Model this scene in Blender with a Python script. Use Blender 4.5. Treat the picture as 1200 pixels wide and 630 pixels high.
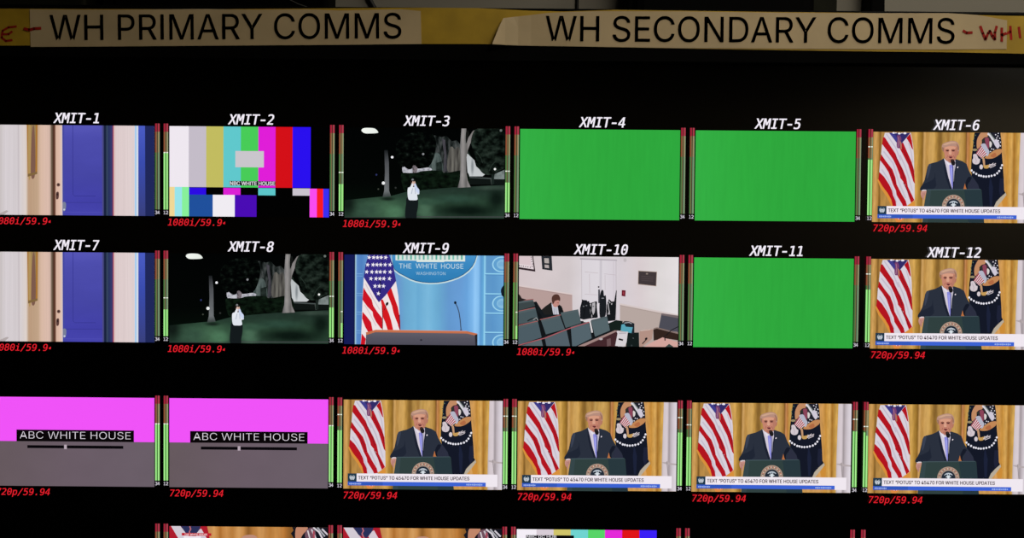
import bpy, bmesh, math, random
from mathutils import Vector, Matrix

for _o in list(bpy.data.objects):
    bpy.data.objects.remove(_o)
SC = bpy.context.scene
COL = SC.collection
random.seed(7)

LAMP_A, LAMP_B, LAMP_C = 16.8, 11.5, 7.6          # watts
PAPER, YELLOW = 'c9b48c', 'bc9a2c'

# ------------------------------------------------------------------ camera
Z0 = 1.75                       # height of the first row of pictures above the floor
F_PX = 1633.333                 # focal length in pixels of a 1200 wide frame
CAM = (0.46734748, -0.12802352, 1.88334171)          # in the plane of the display: right, up, out
AX = (0.99996316, 0.00824198, -0.00239891)
AY = (-0.00831511, 0.99944469, -0.03226705)
AZ = (0.00213163, 0.03228581, 0.9994764)


def W3(x, y, z):                # display right / up / out  ->  world
    return Vector((x, -z, Z0 + y))


def D3(x, y, z):
    return Vector((x, -z, y))


cd = bpy.data.cameras.new('camera')
cd.sensor_width = 36.0
cd.lens = F_PX / 1200 * 36
cd.clip_start = 0.05
cam = bpy.data.objects.new('camera', cd)
COL.objects.link(cam)
m = Matrix.Identity(4)
for i, a in enumerate((AX, AY, AZ)):
    v = D3(*a)
    for r in range(3):
        m[r][i] = v[r]
p = W3(*CAM)
for r in range(3):
    m[r][3] = p[r]
cam.matrix_world = m
SC.camera = cam


def px(x, y, d=0.0):
    """the point of the plane d metres in front of the glass that the photo shows at x, y (display right, up)"""
    a, b = (x - 600) / F_PX, (315 - y) / F_PX
    v = [AX[i] * a + AY[i] * b - AZ[i] for i in range(3)]
    t = (d - CAM[2]) / v[2]
    return CAM[0] + v[0] * t, CAM[1] + v[1] * t


# ------------------------------------------------------------------ light and exposure
SC.view_settings.view_transform = 'Standard'
SC.view_settings.look = 'None'
SC.view_settings.exposure = 0.0
SC.view_settings.gamma = 1.0
SC.view_settings.use_curve_mapping = False
wd = bpy.data.worlds.new('world')
SC.world = wd
wd.use_nodes = True
wd.node_tree.nodes['Background'].inputs[0].default_value = (0.9, 0.95, 1.0, 1)
wd.node_tree.nodes['Background'].inputs[1].default_value = 0.0


def area(name, loc, target, sx, sy, power, col):
    l = bpy.data.lights.new(name, 'AREA')
    l.shape = 'RECTANGLE'
    l.size, l.size_y, l.energy, l.color = sx, sy, power, col
    o = bpy.data.objects.new(name, l)
    o.location = loc
    o.rotation_euler = (Vector(target) - Vector(loc)).to_track_quat('-Z', 'Y').to_euler()
    COL.objects.link(o)
    return o


area('ceiling_lamp', (1.25, -1.35, 2.74), (1.25, -1.35, 0), 0.6, 0.6, LAMP_A, (1.0, 0.90, 0.76))
area('reflection_fill_light', (2.75, -3.85, 2.52), (2.75, -3.85, 0), 0.8, 0.15, LAMP_B, (1.0, 0.93, 0.80))  # added unseen light, shapes the pale reflection at the screen's upper right
area('back_wall_fill_light', (1.5, 0.22, 2.70), (1.2, 0.40, 1.9), 1.6, 0.1, LAMP_C, (1.0, 0.92, 0.78))  # unseen light that brightens the wall behind the display


# ------------------------------------------------------------------ materials
def lin(h):
    h = h.lstrip('#')
    o = []
    for i in (0, 2, 4):
        c = int(h[i:i + 2], 16) / 255
        o.append(c / 12.92 if c <= 0.04045 else ((c + 0.055) / 1.055) ** 2.4)
    return (*o, 1.0)


_mats = {}


def glow(h):
    """one colour of the lit picture on the display"""
    if h in _mats:
        return _mats[h]
    mt = bpy.data.materials.new('screen_colour_' + h)
    mt.use_nodes = True
    nt = mt.node_tree
    nt.nodes.clear()
    e = nt.nodes.new('ShaderNodeEmission')
    e.inputs[0].default_value = lin(h)
    o = nt.nodes.new('ShaderNodeOutputMaterial')
    nt.links.new(e.outputs[0], o.inputs[0])
    _mats[h] = mt
    return mt


def ramp(name, axis, stops, noise=None, kind='LINEAR'):
    """bands of the lit picture along u (0) or v (1) of a tile; noise = (scale u, scale v, amount, detail)"""
    if name in _mats:
        return _mats[name]
    mt = bpy.data.materials.new('screen_' + name)
    mt.use_nodes = True
    nt = mt.node_tree
    nt.nodes.clear()
    N, L = nt.nodes.new, nt.links.new
    tc = N('ShaderNodeTexCoord')
    sp = N('ShaderNodeSeparateXYZ')
    L(tc.outputs['UV'], sp.inputs[0])
    cr = N('ShaderNodeValToRGB')
    cr.color_ramp.interpolation = kind
    el = cr.color_ramp.elements
    stops = sorted(stops)[:32]
    while len(el) < len(stops):
        el.new(0.5)
    for e, (q, h) in zip(el, stops):
        e.position = min(1, max(0, q))
        e.color = lin(h)
    L(sp.outputs[axis], cr.inputs[0])
    out = cr.outputs[0]
    if noise:
        mp = N('ShaderNodeMapping')
        mp.inputs['Scale'].default_value = (noise[0], noise[1], 1)
        L(tc.outputs['UV'], mp.inputs[0])
        nz = N('ShaderNodeTexNoise')
        nz.inputs['Scale'].default_value = 1.0
        nz.inputs['Detail'].default_value = noise[3]
        L(mp.outputs[0], nz.inputs[0])
        mr = N('ShaderNodeMapRange')
        mr.inputs[1].default_value, mr.inputs[2].default_value = 0.25, 0.75
        mr.inputs[3].default_value, mr.inputs[4].default_value = max(0, 1 - noise[2]), 1 + noise[2]
        L(nz.outputs[0], mr.inputs[0])
        mx = N('ShaderNodeVectorMath')
        mx.operation = 'SCALE'
        L(out, mx.inputs[0])
        L(mr.outputs[0], mx.inputs['Scale'])
        out = mx.outputs[0]
    e = N('ShaderNodeEmission')
    L(out, e.inputs[0])
    o = N('ShaderNodeOutputMaterial')
    L(e.outputs[0], o.inputs[0])
    _mats[name] = mt
    return mt


def _paint(nt, sock):
    N, L = nt.nodes.new, nt.links.new
    e = N('ShaderNodeEmission')
    L(sock, e.inputs[0])
    o = N('ShaderNodeOutputMaterial')
    L(e.outputs[0], o.inputs[0])


def _noise(nt, su, sv, detail, off=0.0):
    N, L = nt.nodes.new, nt.links.new
    tc = N('ShaderNodeTexCoord')
    mp = N('ShaderNodeMapping')
    mp.inputs['Scale'].default_value = (su, sv, 1)
    mp.inputs['Location'].default_value = (off, off, off)
    L(tc.outputs['UV'], mp.inputs[0])
    nz = N('ShaderNodeTexNoise')
    nz.inputs['Scale'].default_value = 1.0
    nz.inputs['Detail'].default_value = detail
    L(mp.outputs[0], nz.inputs[0])
    return nz.outputs[0]


def mottle(name, stops, su, sv, detail=5, off=0.0):
    """patchy part of the lit picture: a noise read through a colour ramp"""
    if name in _mats:
        return _mats[name]
    mt = bpy.data.materials.new('screen_' + name)
    mt.use_nodes = True
    nt = mt.node_tree
    nt.nodes.clear()
    cr = nt.nodes.new('ShaderNodeValToRGB')
    el = cr.color_ramp.elements
    while len(el) < len(stops):
        el.new(0.5)
    for e, (q, h) in zip(el, stops):
        e.position, e.color = q, lin(h)
    nt.links.new(_noise(nt, su, sv, detail, off), cr.inputs[0])
    _paint(nt, cr.outputs[0])
    _mats[name] = mt
    return mt


def soft(name, base, spots, noise=None):
    """soft edged patches (u, v, half width, half height, colour) over a ramp of v in the lit picture"""
    if name in _mats:
        return _mats[name]
    mt = bpy.data.materials.new('screen_' + name)
    mt.use_nodes = True
    nt = mt.node_tree
    nt.nodes.clear()
    N, L = nt.nodes.new, nt.links.new
    tc = N('ShaderNodeTexCoord')
    sp = N('ShaderNodeSeparateXYZ')
    L(tc.outputs['UV'], sp.inputs[0])
    cr = N('ShaderNodeValToRGB')
    el = cr.color_ramp.elements
    while len(el) < len(base):
        el.new(0.5)
    for e, (q, h) in zip(el, base):
        e.position, e.color = q, lin(h)
    L(sp.outputs[1], cr.inputs[0])
    out = cr.outputs[0]
    for (u, v, ru, rv, h) in spots:
        mp = N('ShaderNodeMapping')
        mp.inputs['Scale'].default_value = (1 / ru, 1 / rv, 1)
        mp.inputs['Location'].default_value = (-u / ru, -v / rv, 0)
        L(tc.outputs['UV'], mp.inputs[0])
        ln = N('ShaderNodeVectorMath')
        ln.operation = 'LENGTH'
        L(mp.outputs[0], ln.inputs[0])
        mr = N('ShaderNodeMapRange')
        mr.interpolation_type = 'SMOOTHSTEP'
        mr.inputs[1].default_value, mr.inputs[2].default_value = 0.15, 1.15
        mr.inputs[3].default_value, mr.inputs[4].default_value = 1.0, 0.0
        L(ln.outputs['Value'], mr.inputs[0])
        mx = N('ShaderNodeMix')
        mx.data_type = 'RGBA'
        L(mr.outputs[0], mx.inputs[0])
        L(out, mx.inputs[6])
        mx.inputs[7].default_value = lin(h)
        out = mx.outputs[2]
    if noise:
        mr = N('ShaderNodeMapRange')
        mr.inputs[1].default_value, mr.inputs[2].default_value = 0.25, 0.75
        mr.inputs[3].default_value, mr.inputs[4].default_value = 1 - noise[2], 1 + noise[2]
        L(_noise(nt, noise[0], noise[1], noise[3]), mr.inputs[0])
        sc_ = N('ShaderNodeVectorMath')
        sc_.operation = 'SCALE'
        L(out, sc_.inputs[0])
        L(mr.outputs[0], sc_.inputs['Scale'])
        out = sc_.outputs[0]
    _paint(nt, out)
    _mats[name] = mt
    return mt


def surf(name, h, rough=0.6, spec=0.5, noise=None, bump=0.0, metal=0.0):
    """an unlit surface: principled, with a little procedural grain"""
    if name in _mats:
        return _mats[name]
    mt = bpy.data.materials.new(name)
    mt.use_nodes = True
    nt = mt.node_tree
    b = nt.nodes['Principled BSDF']
    b.inputs['Base Color'].default_value = lin(h)
    b.inputs['Roughness'].default_value = rough
    b.inputs['Specular IOR Level'].default_value = spec
    b.inputs['Metallic'].default_value = metal
    if noise or bump:
        N, L = nt.nodes.new, nt.links.new
        tc = N('ShaderNodeTexCoord')
        nz = N('ShaderNodeTexNoise')
        nz.inputs['Scale'].default_value = noise[0] if noise else 40
        nz.inputs['Detail'].default_value = 4
        L(tc.outputs['Object'], nz.inputs[0])
        if noise:
            cr = N('ShaderNodeValToRGB')
            c = lin(h)
            for e, k, q in zip(cr.color_ramp.elements, (1 - noise[1], 1 + noise[1]), (0.3, 0.7)):
                e.position = q
                e.color = (c[0] * k, c[1] * k, c[2] * k, 1)
            L(nz.outputs[0], cr.inputs[0])
            L(cr.outputs[0], b.inputs['Base Color'])
        if bump:
            bp = N('ShaderNodeBump')
            bp.inputs['Strength'].default_value = bump
            bp.inputs['Distance'].default_value = 0.002
            L(nz.outputs[0], bp.inputs['Height'])
            L(bp.outputs[0], b.inputs['Normal'])
    _mats[name] = mt
    return mt


# ------------------------------------------------------------------ objects
def tag(o, label=None, cat=None, group=None, kind=None):
    for k, v in (('label', label), ('category', cat), ('group', group), ('kind', kind)):
        if v:
            o[k] = v
    return o


def link(name, me, mats, parent=None, loc=(0, 0, 0)):
    for q in mats:
        me.materials.append(q)
    o = bpy.data.objects.new(name, me)
    COL.objects.link(o)
    o.location = loc
    if parent:
        o.parent = parent
    return o


def empty(name, loc):
    o = bpy.data.objects.new(name, None)
    o.empty_display_size = 0.05
    COL.objects.link(o)
    o.location = loc
    return o


def mesh_of(bm, name, smooth=False):
    bmesh.ops.recalc_face_normals(bm, faces=bm.faces)
    me = bpy.data.meshes.new(name)
    bm.to_mesh(me)
    bm.free()
    if smooth:
        for f in me.polygons:
            f.use_smooth = True
    return me


def box(bm, lo, hi, bevel=0.0, seg=2):
    r = bmesh.ops.create_cube(bm, size=1.0)
    vs = r['verts']
    for v in vs:
        for i in range(3):
            v.co[i] = lo[i] if v.co[i] < 0 else hi[i]
    if bevel:
        es = list({e for v in vs for e in v.link_edges})
        bmesh.ops.bevel(bm, geom=es, offset=bevel, segments=seg, profile=0.5, affect='EDGES')


def tube(bm, pts, r, n=10):
    pts = [Vector(q) for q in pts]
    rings = []
    for i, q in enumerate(pts):
        t = (pts[min(i + 1, len(pts) - 1)] - pts[max(i - 1, 0)]).normalized()
        u = t.orthogonal().normalized() if not rings else (pu - t * pu.dot(t)).normalized()
        pu = u
        w = t.cross(u)
        rings.append([bm.verts.new(q + (u * math.cos(a) + w * math.sin(a)) * r) for a in [2 * math.pi * k / n for k in range(n)]])
    for a, b in zip(rings, rings[1:]):
        for k in range(n):
            bm.faces.new((a[k], a[(k + 1) % n], b[(k + 1) % n], b[k]))
    bm.faces.new(rings[0][::-1])
    bm.faces.new(rings[-1])


# ------------------------------------------------------------------ lettering
MONO={'X': '12,208 42,208 88,130 134,208 165,208 102,110 169,0 139,0 88,90 33,0 3,0 72,110', 'M': '12,208 50,208 86,102 122,208 159,208 159,0 133,0 133,184 96,74 75,74 38,184 38,0 12,0', 'I': '28,208 143,208 143,184 100,184 100,24 143,24 143,0 28,0 28,24 72,24 72,184 28,184', 'T': '7,208 165,208 165,184 100,184 100,0 72,0 72,184 7,184', '-': '50,90 122,90 122,67 50,67', '0': '67,104 68,109 70,114 73,118 76,121 81,123 86,123 90,123 95,121 99,118 102,114 104,109 104,104 104,100 102,95 99,91 95,88 91,86 86,86 81,86 76,88 72,91 70,95 68,99|86,189 74,187 64,180 56,168 51,152 48,130 47,104 48,77 51,56 56,39 64,28 74,21 86,18 98,21 108,28 115,39 121,56 124,77 125,104 124,130 121,152 115,168 108,180 98,187|86,212 106,209 123,200 136,184 146,163 151,136 153,104 151,71 146,44 136,23 123,8 106,-1 86,-4 65,-1 49,8 36,23 26,44 20,71 19,104 20,136 26,163 36,184 49,200 65,209', '1': '38,24 81,24 81,183 34,172 34,198 81,208 109,208 109,24 152,24 152,0 38,0', '2': '52,24 147,24 147,0 21,0 21,24 38,41 53,57 67,72 78,85 87,95 94,102 102,112 108,122 112,129 115,136 117,144 117,151 116,162 113,171 107,178 99,184 90,187 79,188 70,188 62,186 52,183 43,180 33,175 23,169 23,198 32,202 42,206 51,208 60,210 69,211 78,212 97,210 114,204 128,195 138,184 144,169 146,153 145,144 143,135 140,126 135,117 128,107 120,97 114,90 106,81 97,72 86,59 70,43', '3': '108,111 121,107 131,100 139,92 145,82 149,70 150,57 148,40 142,25 131,12 116,3 99,-2 78,-4 68,-4 58,-3 48,-1 38,1 29,3 19,6 19,34 29,30 38,26 47,23 56,21 65,20 75,20 89,21 101,24 110,30 117,38 121,48 122,60 121,71 117,81 110,89 101,95 90,98 76,100 55,100 55,123 76,123 88,124 98,126 107,131 113,138 116,145 118,155 116,165 113,173 107,179 100,184 90,187 79,188 70,188 62,187 53,185 44,183 35,180 25,177 25,203 36,206 46,208 55,209 64,211 72,211 79,212 98,210 114,205 127,196 137,185 143,172 145,156 144,145 141,136 136,127 129,121 119,115', '4': '102,182 37,72 102,72|98,208 130,208 130,72 158,72 158,50 130,50 130,0 102,0 102,50 14,50 14,76', '5': '29,208 134,208 134,184 54,184 54,133 58,135 62,136 67,136 71,137 75,137 79,137 99,135 116,129 130,118 140,104 147,87 149,67 147,46 140,29 129,15 114,4 96,-2 75,-4 64,-4 54,-3 44,-2 36,0 27,2 20,5 20,33 28,29 37,26 46,23 54,21 63,20 72,20 86,21 98,25 108,32 115,41 119,53 121,67 119,80 115,92 108,101 98,108 86,112 71,114 64,114 57,113 49,111 42,109 35,107 29,103', '6': '138,203 138,177 132,181 126,183 119,185 113,187 106,188 99,188 82,186 69,179 58,168 51,152 46,133 44,109 49,117 56,124 63,130 71,134 80,137 90,137 109,135 124,129 137,119 146,105 151,88 153,67 151,46 146,29 136,14 123,4 107,-2 88,-4 66,-1 49,8 35,22 26,43 20,70 19,104 21,136 28,163 39,184 54,199 74,209 97,212 104,211 111,211 118,210 125,208 132,206|88,115 77,114 67,110 60,103 54,93 50,81 49,67 50,53 54,41 60,31 67,24 77,19 88,18 99,19 109,23 116,30 121,40 124,52 125,67 124,82 121,94 116,103 109,110 99,114', '7': '19,208 150,208 150,196 76,0 47,0 119,184 19,184', '8': '86,99 74,98 65,94 57,88 51,80 48,70 47,58 48,47 51,37 57,29 65,23 74,19 86,18 97,19 107,23 115,28 121,36 124,46 125,58 124,70 121,80 115,88 107,94 97,98|61,110 50,114 41,120 33,128 28,137 24,147 23,158 25,173 31,186 40,197 53,205 68,210 86,212 104,210 119,205 132,197 141,186 147,173 149,158 147,147 144,137 139,128 131,120 122,114 110,110 123,106 134,100 142,92 149,82 152,70 153,56 151,38 145,24 136,12 122,3 105,-2 86,-4 66,-2 50,3 36,12 26,24 20,38 18,56 19,70 23,82 29,92 38,100 48,106|51,155 52,145 55,136 60,130 67,125 75,122 86,121 96,122 105,125 112,130 117,136 120,145 121,155 120,166 117,174 112,181 105,186 96,189 86,190 75,189 67,186 60,181 55,174 52,166', '9': '83,92 94,94 104,98 111,105 117,115 120,127 121,141 120,155 117,167 111,177 104,184 94,188 83,190 72,188 62,184 55,177 50,168 46,156 45,141 46,126 50,114 55,104 62,98 72,94|33,4 33,30 39,27 45,24 52,22 58,21 65,20 72,20 89,22 102,29 113,40 120,55 125,75 126,99 121,90 115,83 108,78 100,74 91,71 81,70 62,72 47,78 34,89 25,103 20,120 18,141 20,162 25,179 35,193 47,203 63,210 82,212 104,209 122,200 136,186 145,165 150,138 152,104 150,72 143,45 132,24 117,8 97,-1 73,-4 66,-4 60,-3 53,-2 46,0 39,2', 'i': '36,156 101,156 101,20 152,20 152,0 25,0 25,20 76,20 76,136 36,136|76,217 101,217 101,184 76,184', 'p': '52,20 52,-59 26,-59 26,156 52,156 52,136 57,143 63,149 69,154 77,157 85,159 94,160 111,157 126,150 138,138 147,121 153,101 154,77 153,54 147,34 138,18 126,6 111,-2 94,-4 85,-3 77,-1 69,2 62,7 57,13|127,78 126,96 123,111 118,123 111,131 101,136 90,138 79,136 69,131 62,123 56,111 53,96 52,78 53,60 56,45 62,33 69,24 79,19 90,18 101,19 111,24 118,33 123,45 126,60', '/': '124,208 150,208 41,-26 14,-26', '.': '68,42 103,42 103,0 68,0'}
SANS={'A': '7,0 81,203 110,203 185,0 158,0 115,121 112,129 109,138 106,149 102,161 98,175 93,191 98,191 93,175 89,161 85,148 82,138 79,129 76,121 34,0|44,57 44,79 148,79 148,57', 'B': '24,0 24,203 96,203 110,203 121,200 132,196 140,191 147,184 152,177 156,168 158,159 159,150 159,141 157,134 155,128 151,123 147,118 143,114 137,111 132,109 126,107 126,105 132,104 139,102 145,98 151,94 156,88 161,81 164,73 166,65 167,54 166,45 164,35 160,27 154,19 147,13 138,7 127,3 114,1 99,0|50,23 98,23 112,24 124,27 132,32 138,38 141,46 142,55 142,61 140,68 137,74 133,79 128,83 122,87 115,90 108,92 99,92 50,92|50,114 95,114 102,115 109,116 115,118 121,122 125,126 129,131 132,136 134,142 134,149 133,157 130,165 125,172 118,177 108,180 96,181 50,181', 'C': '107,-3 90,-1 74,3 60,10 47,20 37,32 28,46 21,63 17,81 16,102 17,122 21,141 28,157 37,172 47,184 60,193 74,201 90,205 107,206 117,206 127,204 136,202 145,198 153,194 161,188 168,182 174,175 179,167 183,159 187,149 189,139 163,139 161,146 159,152 156,158 152,163 148,167 143,171 138,175 132,177 126,180 120,181 113,182 107,182 95,181 84,178 73,173 64,166 56,157 50,146 45,133 42,118 41,102 42,85 45,71 50,58 57,47 64,38 74,31 84,25 95,22 107,21 113,21 120,22 126,24 132,26 138,29 143,32 148,36 152,41 156,46 159,51 161,58 163,64 189,64 187,54 184,45 179,36 174,28 168,21 161,15 153,10 145,5 136,2 127,-1 117,-2', 'D': '24,203 90,203 109,202 126,198 141,191 154,182 165,170 173,156 180,140 183,122 185,102 183,82 180,64 173,47 165,33 154,22 140,12 125,5 107,1 88,0 24,0|50,23 86,23 102,24 115,27 127,32 137,40 145,49 152,60 156,72 159,86 160,102 159,118 156,132 152,144 145,155 138,164 128,171 116,176 103,180 88,181 50,181', 'E': '24,0 24,203 149,203 149,181 50,181 50,114 142,114 142,91 50,91 50,23 150,23 150,0', 'F': '24,0 24,203 148,203 148,181 50,181 50,111 138,111 138,88 50,88 50,0', 'G': '107,-3 90,-1 74,3 60,10 47,20 36,32 28,46 21,63 17,81 16,102 17,122 21,141 28,157 36,172 47,184 60,193 74,201 89,205 106,206 116,206 127,204 136,201 145,198 154,193 161,188 168,181 174,174 180,167 184,158 187,149 190,139 163,139 161,146 158,152 155,157 151,162 147,167 142,171 137,174 132,177 126,179 120,181 113,182 106,182 94,181 83,178 73,173 64,166 56,157 50,146 45,133 42,118 41,102 42,85 45,71 50,58 57,47 64,38 74,31 84,25 95,22 107,21 119,22 129,24 138,28 146,34 153,41 158,49 163,59 165,69 166,81 174,80 113,80 113,102 191,102 191,80 190,64 186,49 180,36 172,25 162,15 151,8 137,2 123,-2', 'H': '24,0 24,203 50,203 50,116 157,116 157,203 183,203 183,0 157,0 157,93 50,93 50,0', 'I': '12,0 12,23 47,23 47,181 12,181 12,203 108,203 108,181 73,181 73,23 108,23 108,0', 'K': '42,58 42,86 46,93 51,99 56,104 60,110 65,116 70,121 75,127 80,132 85,138 145,203 179,203 92,110 91,110|24,0 24,203 50,203 50,134 50,90 50,77 50,0|149,0 75,104 91,124 179,0', 'L': '24,0 24,203 50,203 50,23 144,23 144,0', 'M': '24,0 24,203 61,203 111,75 115,64 120,49 125,34 129,20 123,20 127,33 132,48 137,63 141,75 191,203 227,203 227,0 202,0 202,116 202,131 202,147 202,165 203,183 205,183 203,177 201,170 199,164 193,145 187,129 182,116 137,0 114,0 68,116 64,128 58,144 52,163 45,183 48,183 48,166 48,149 49,131 49,116 49,0', 'N': '24,0 24,203 54,203 137,73 140,69 142,65 145,60 148,55 152,49 155,43 159,36 162,29 166,22 162,21 161,29 161,36 160,43 160,50 160,57 160,63 160,78 160,203 185,203 185,0 155,0 81,116 71,132 67,138 63,145 59,152 43,181 48,181 49,153 50,131 50,116 50,0', 'O': '107,-3 90,-1 74,3 60,10 48,20 37,32 28,46 21,63 17,81 16,102 17,122 21,141 28,157 37,172 48,184 60,193 74,201 90,205 107,206 124,205 139,201 153,193 166,184 177,172 186,157 192,141 196,122 197,102 196,81 192,63 186,46 177,32 166,20 153,10 139,3 124,-1|107,21 119,22 130,25 140,30 149,38 157,47 163,58 168,71 171,85 172,102 171,118 168,133 163,146 157,157 149,166 140,173 130,178 119,181 107,182 95,181 84,178 74,173 64,166 57,157 50,146 45,133 42,118 41,102 42,85 45,71 50,58 57,47 64,38 74,30 84,25 95,22', 'P': '24,0 24,203 94,203 109,203 122,200 133,195 142,189 150,181 156,172 160,162 163,151 163,139 163,127 160,116 156,106 150,97 142,89 133,83 122,78 109,75 94,74 50,74 50,0|50,97 93,97 103,98 112,99 119,102 125,107 130,112 133,117 136,124 137,131 138,139 137,147 136,154 133,161 130,166 125,171 119,175 111,178 103,180 93,181 50,181', 'R': '24,0 24,203 94,203 109,203 122,200 133,195 143,189 150,182 156,173 160,163 163,153 164,141 163,129 160,118 156,109 150,100 143,93 133,87 123,84 171,0 141,0 98,79 50,79 50,0|50,102 93,102 103,103 112,104 119,107 125,110 130,115 133,120 136,126 138,133 138,141 138,149 136,156 133,162 130,167 125,172 119,176 112,179 103,180 93,181 50,181', 'S': '89,-4 75,-3 63,0 51,4 41,9 32,16 26,24 20,33 17,43 15,55 42,55 43,47 46,41 49,35 54,30 60,26 67,23 74,21 81,20 89,20 98,20 107,22 114,24 121,27 127,32 132,37 135,42 137,49 138,56 138,62 136,67 133,72 129,75 124,79 118,82 112,84 105,87 98,89 73,96 58,101 45,108 34,116 27,125 22,136 21,149 22,160 25,170 30,179 37,187 45,194 55,199 66,203 78,205 91,206 104,205 116,203 126,199 136,194 144,187 151,179 156,171 159,161 160,151 135,151 133,161 128,169 121,175 112,180 102,182 90,183 82,183 74,181 67,179 61,176 56,172 51,167 48,162 47,156 46,150 47,144 49,138 52,133 57,129 62,126 68,123 74,121 79,119 85,117 106,112 112,110 118,108 125,105 131,103 137,99 143,95 149,90 154,85 158,79 161,72 163,64 163,55 162,45 159,35 155,25 148,17 139,10 129,4 118,0 104,-3', 'T': '13,181 13,203 167,203 167,181 103,181 103,0 77,0 77,181', 'U': '104,-3 88,-2 74,1 62,6 51,13 41,22 34,32 28,43 25,56 24,69 24,203 50,203 50,71 50,62 53,53 56,45 61,38 67,32 75,27 83,24 93,21 104,21 114,21 124,24 132,27 140,32 146,38 151,45 154,53 156,62 157,71 157,203 183,203 183,69 182,56 178,43 173,32 166,22 156,13 145,6 133,1 119,-2', 'W': '62,0 7,203 33,203 65,78 67,72 69,65 70,58 75,37 76,30 77,23 79,16 76,16 77,23 78,30 80,37 81,44 83,51 85,58 90,78 122,203 152,203 185,78 186,72 188,65 190,58 194,37 196,30 197,23 199,16 195,16 197,23 198,30 200,37 201,44 203,51 204,58 209,78 241,203 268,203 212,0 182,0 147,129 145,138 143,147 141,157 138,167 136,178 134,190 140,190 138,179 136,168 134,158 132,148 130,139 127,129 92,0', 'X': '7,0 87,114 87,95 12,203 42,203 71,160 75,154 79,149 82,144 84,140 87,136 89,132 92,127 95,122 97,117 93,117 101,131 103,136 106,140 109,144 119,160 149,203 178,203 104,96 104,115 182,0 153,0 117,52 107,66 105,70 102,74 100,78 97,82 95,87 92,92 98,92 95,87 93,83 90,79 88,75 85,70 82,66 73,52 37,0', 'Y': '81,0 81,83 7,203 36,203 77,138 81,131 85,124 89,117 92,110 96,101 100,92 89,92 93,102 97,110 100,117 104,124 108,131 112,138 152,203 182,203 107,83 107,0', '0': '91,-3 76,-1 63,3 52,10 42,19 34,31 28,45 23,62 20,81 19,102 20,122 23,141 28,158 34,172 42,184 52,194 64,201 76,205 91,206 105,205 118,201 129,194 139,184 147,172 154,158 158,141 161,122 162,102 161,81 158,62 154,45 147,31 139,19 129,10 118,3 105,-1|91,20 100,21 109,24 116,29 123,37 128,46 132,57 135,71 137,85 138,102 137,118 135,133 132,146 128,157 123,167 116,174 109,179 100,183 91,184 81,183 73,179 65,174 59,167 53,157 49,146 46,133 44,118 44,102 44,85 46,71 49,57 53,46 59,37 65,29 73,24 81,21', '4': '16,42 16,63 99,203 124,203 43,66 43,65 165,65 165,42|113,0 113,48 113,58 113,127 137,127 137,0', '5': '88,-3 77,-2 66,0 56,4 47,10 39,16 33,24 28,33 25,42 24,52 49,52 50,46 52,41 55,36 59,31 64,27 69,24 75,22 82,20 88,20 96,21 104,23 110,26 116,30 122,35 126,42 129,49 130,57 131,65 130,73 129,81 125,88 121,95 116,100 110,105 103,108 95,110 87,111 80,110 74,109 67,107 61,105 56,102 51,98 27,101 38,203 147,203 147,181 60,181 54,121 59,124 65,127 71,130 78,132 85,133 92,133 101,133 109,131 118,128 125,125 132,120 138,114 143,108 148,100 152,92 154,84 156,75 156,65 155,53 152,41 148,30 141,21 133,13 123,6 113,1 101,-2', '7': '39,0 129,179 129,181 25,181 25,203 156,203 156,179 66,0', '1': '31,0 31,22 156,22 156,0|110,203 110,0 85,0 85,179 84,179 34,143 34,171 79,203', '2': '26,0 26,19 94,91 101,99 107,106 113,113 118,119 121,125 124,131 126,136 128,142 128,149 128,156 126,162 123,167 119,172 115,176 109,180 103,182 97,183 89,184 82,183 75,182 69,179 64,175 59,171 56,165 53,159 51,152 51,145 26,145 27,156 30,167 34,177 41,185 48,193 57,198 67,203 78,205 90,206 102,205 113,203 122,199 131,193 138,186 144,178 149,169 152,159 152,149 152,142 151,134 148,127 145,120 140,112 134,103 127,94 118,84 107,72 61,24 61,23 156,23 156,0', '“': '21,127 42,203 60,203 48,127|70,127 91,203 110,203 98,127', '”': '21,127 33,203 60,203 39,127|70,127 82,203 110,203 89,127'}
SANS_ADV={'A': 192, 'B': 182, 'C': 204, 'D': 201, 'E': 167, 'F': 164, 'G': 208, 'H': 207, 'I': 120, 'K': 187, 'L': 157, 'M': 251, 'N': 209, 'O': 213, 'P': 178, 'R': 180, 'S': 179, 'T': 179, 'U': 207, 'W': 274, 'X': 190, 'Y': 189, '0': 181, '4': 181, '5': 181, '7': 181, '1': 181, '2': 181, '“': 120, '”': 120, ' ': 75}


def _dec(d):
    return {c: [[tuple(map(int, t.split(','))) for t in k.split()] for k in v.split('|')] for c, v in d.items()}


MONO, SANS = _dec(MONO), _dec(SANS)
SANS['I'] = [[(24, 0), (24, 203), (50, 203), (50, 0)]]
SANS_ADV['I'] = 74
SANS['-'] = [[(20, 70), (20, 92), (90, 92), (90, 70)]]
SANS_ADV['-'] = 110
SANS['/'] = [[(10, -20), (80, 210), (100, 210), (30, -20)]]
SANS_ADV['/'] = 110
MONO['-'] = [[(38, 72), (38, 100), (134, 100), (134, 72)]]


_glyphs = {}


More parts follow.
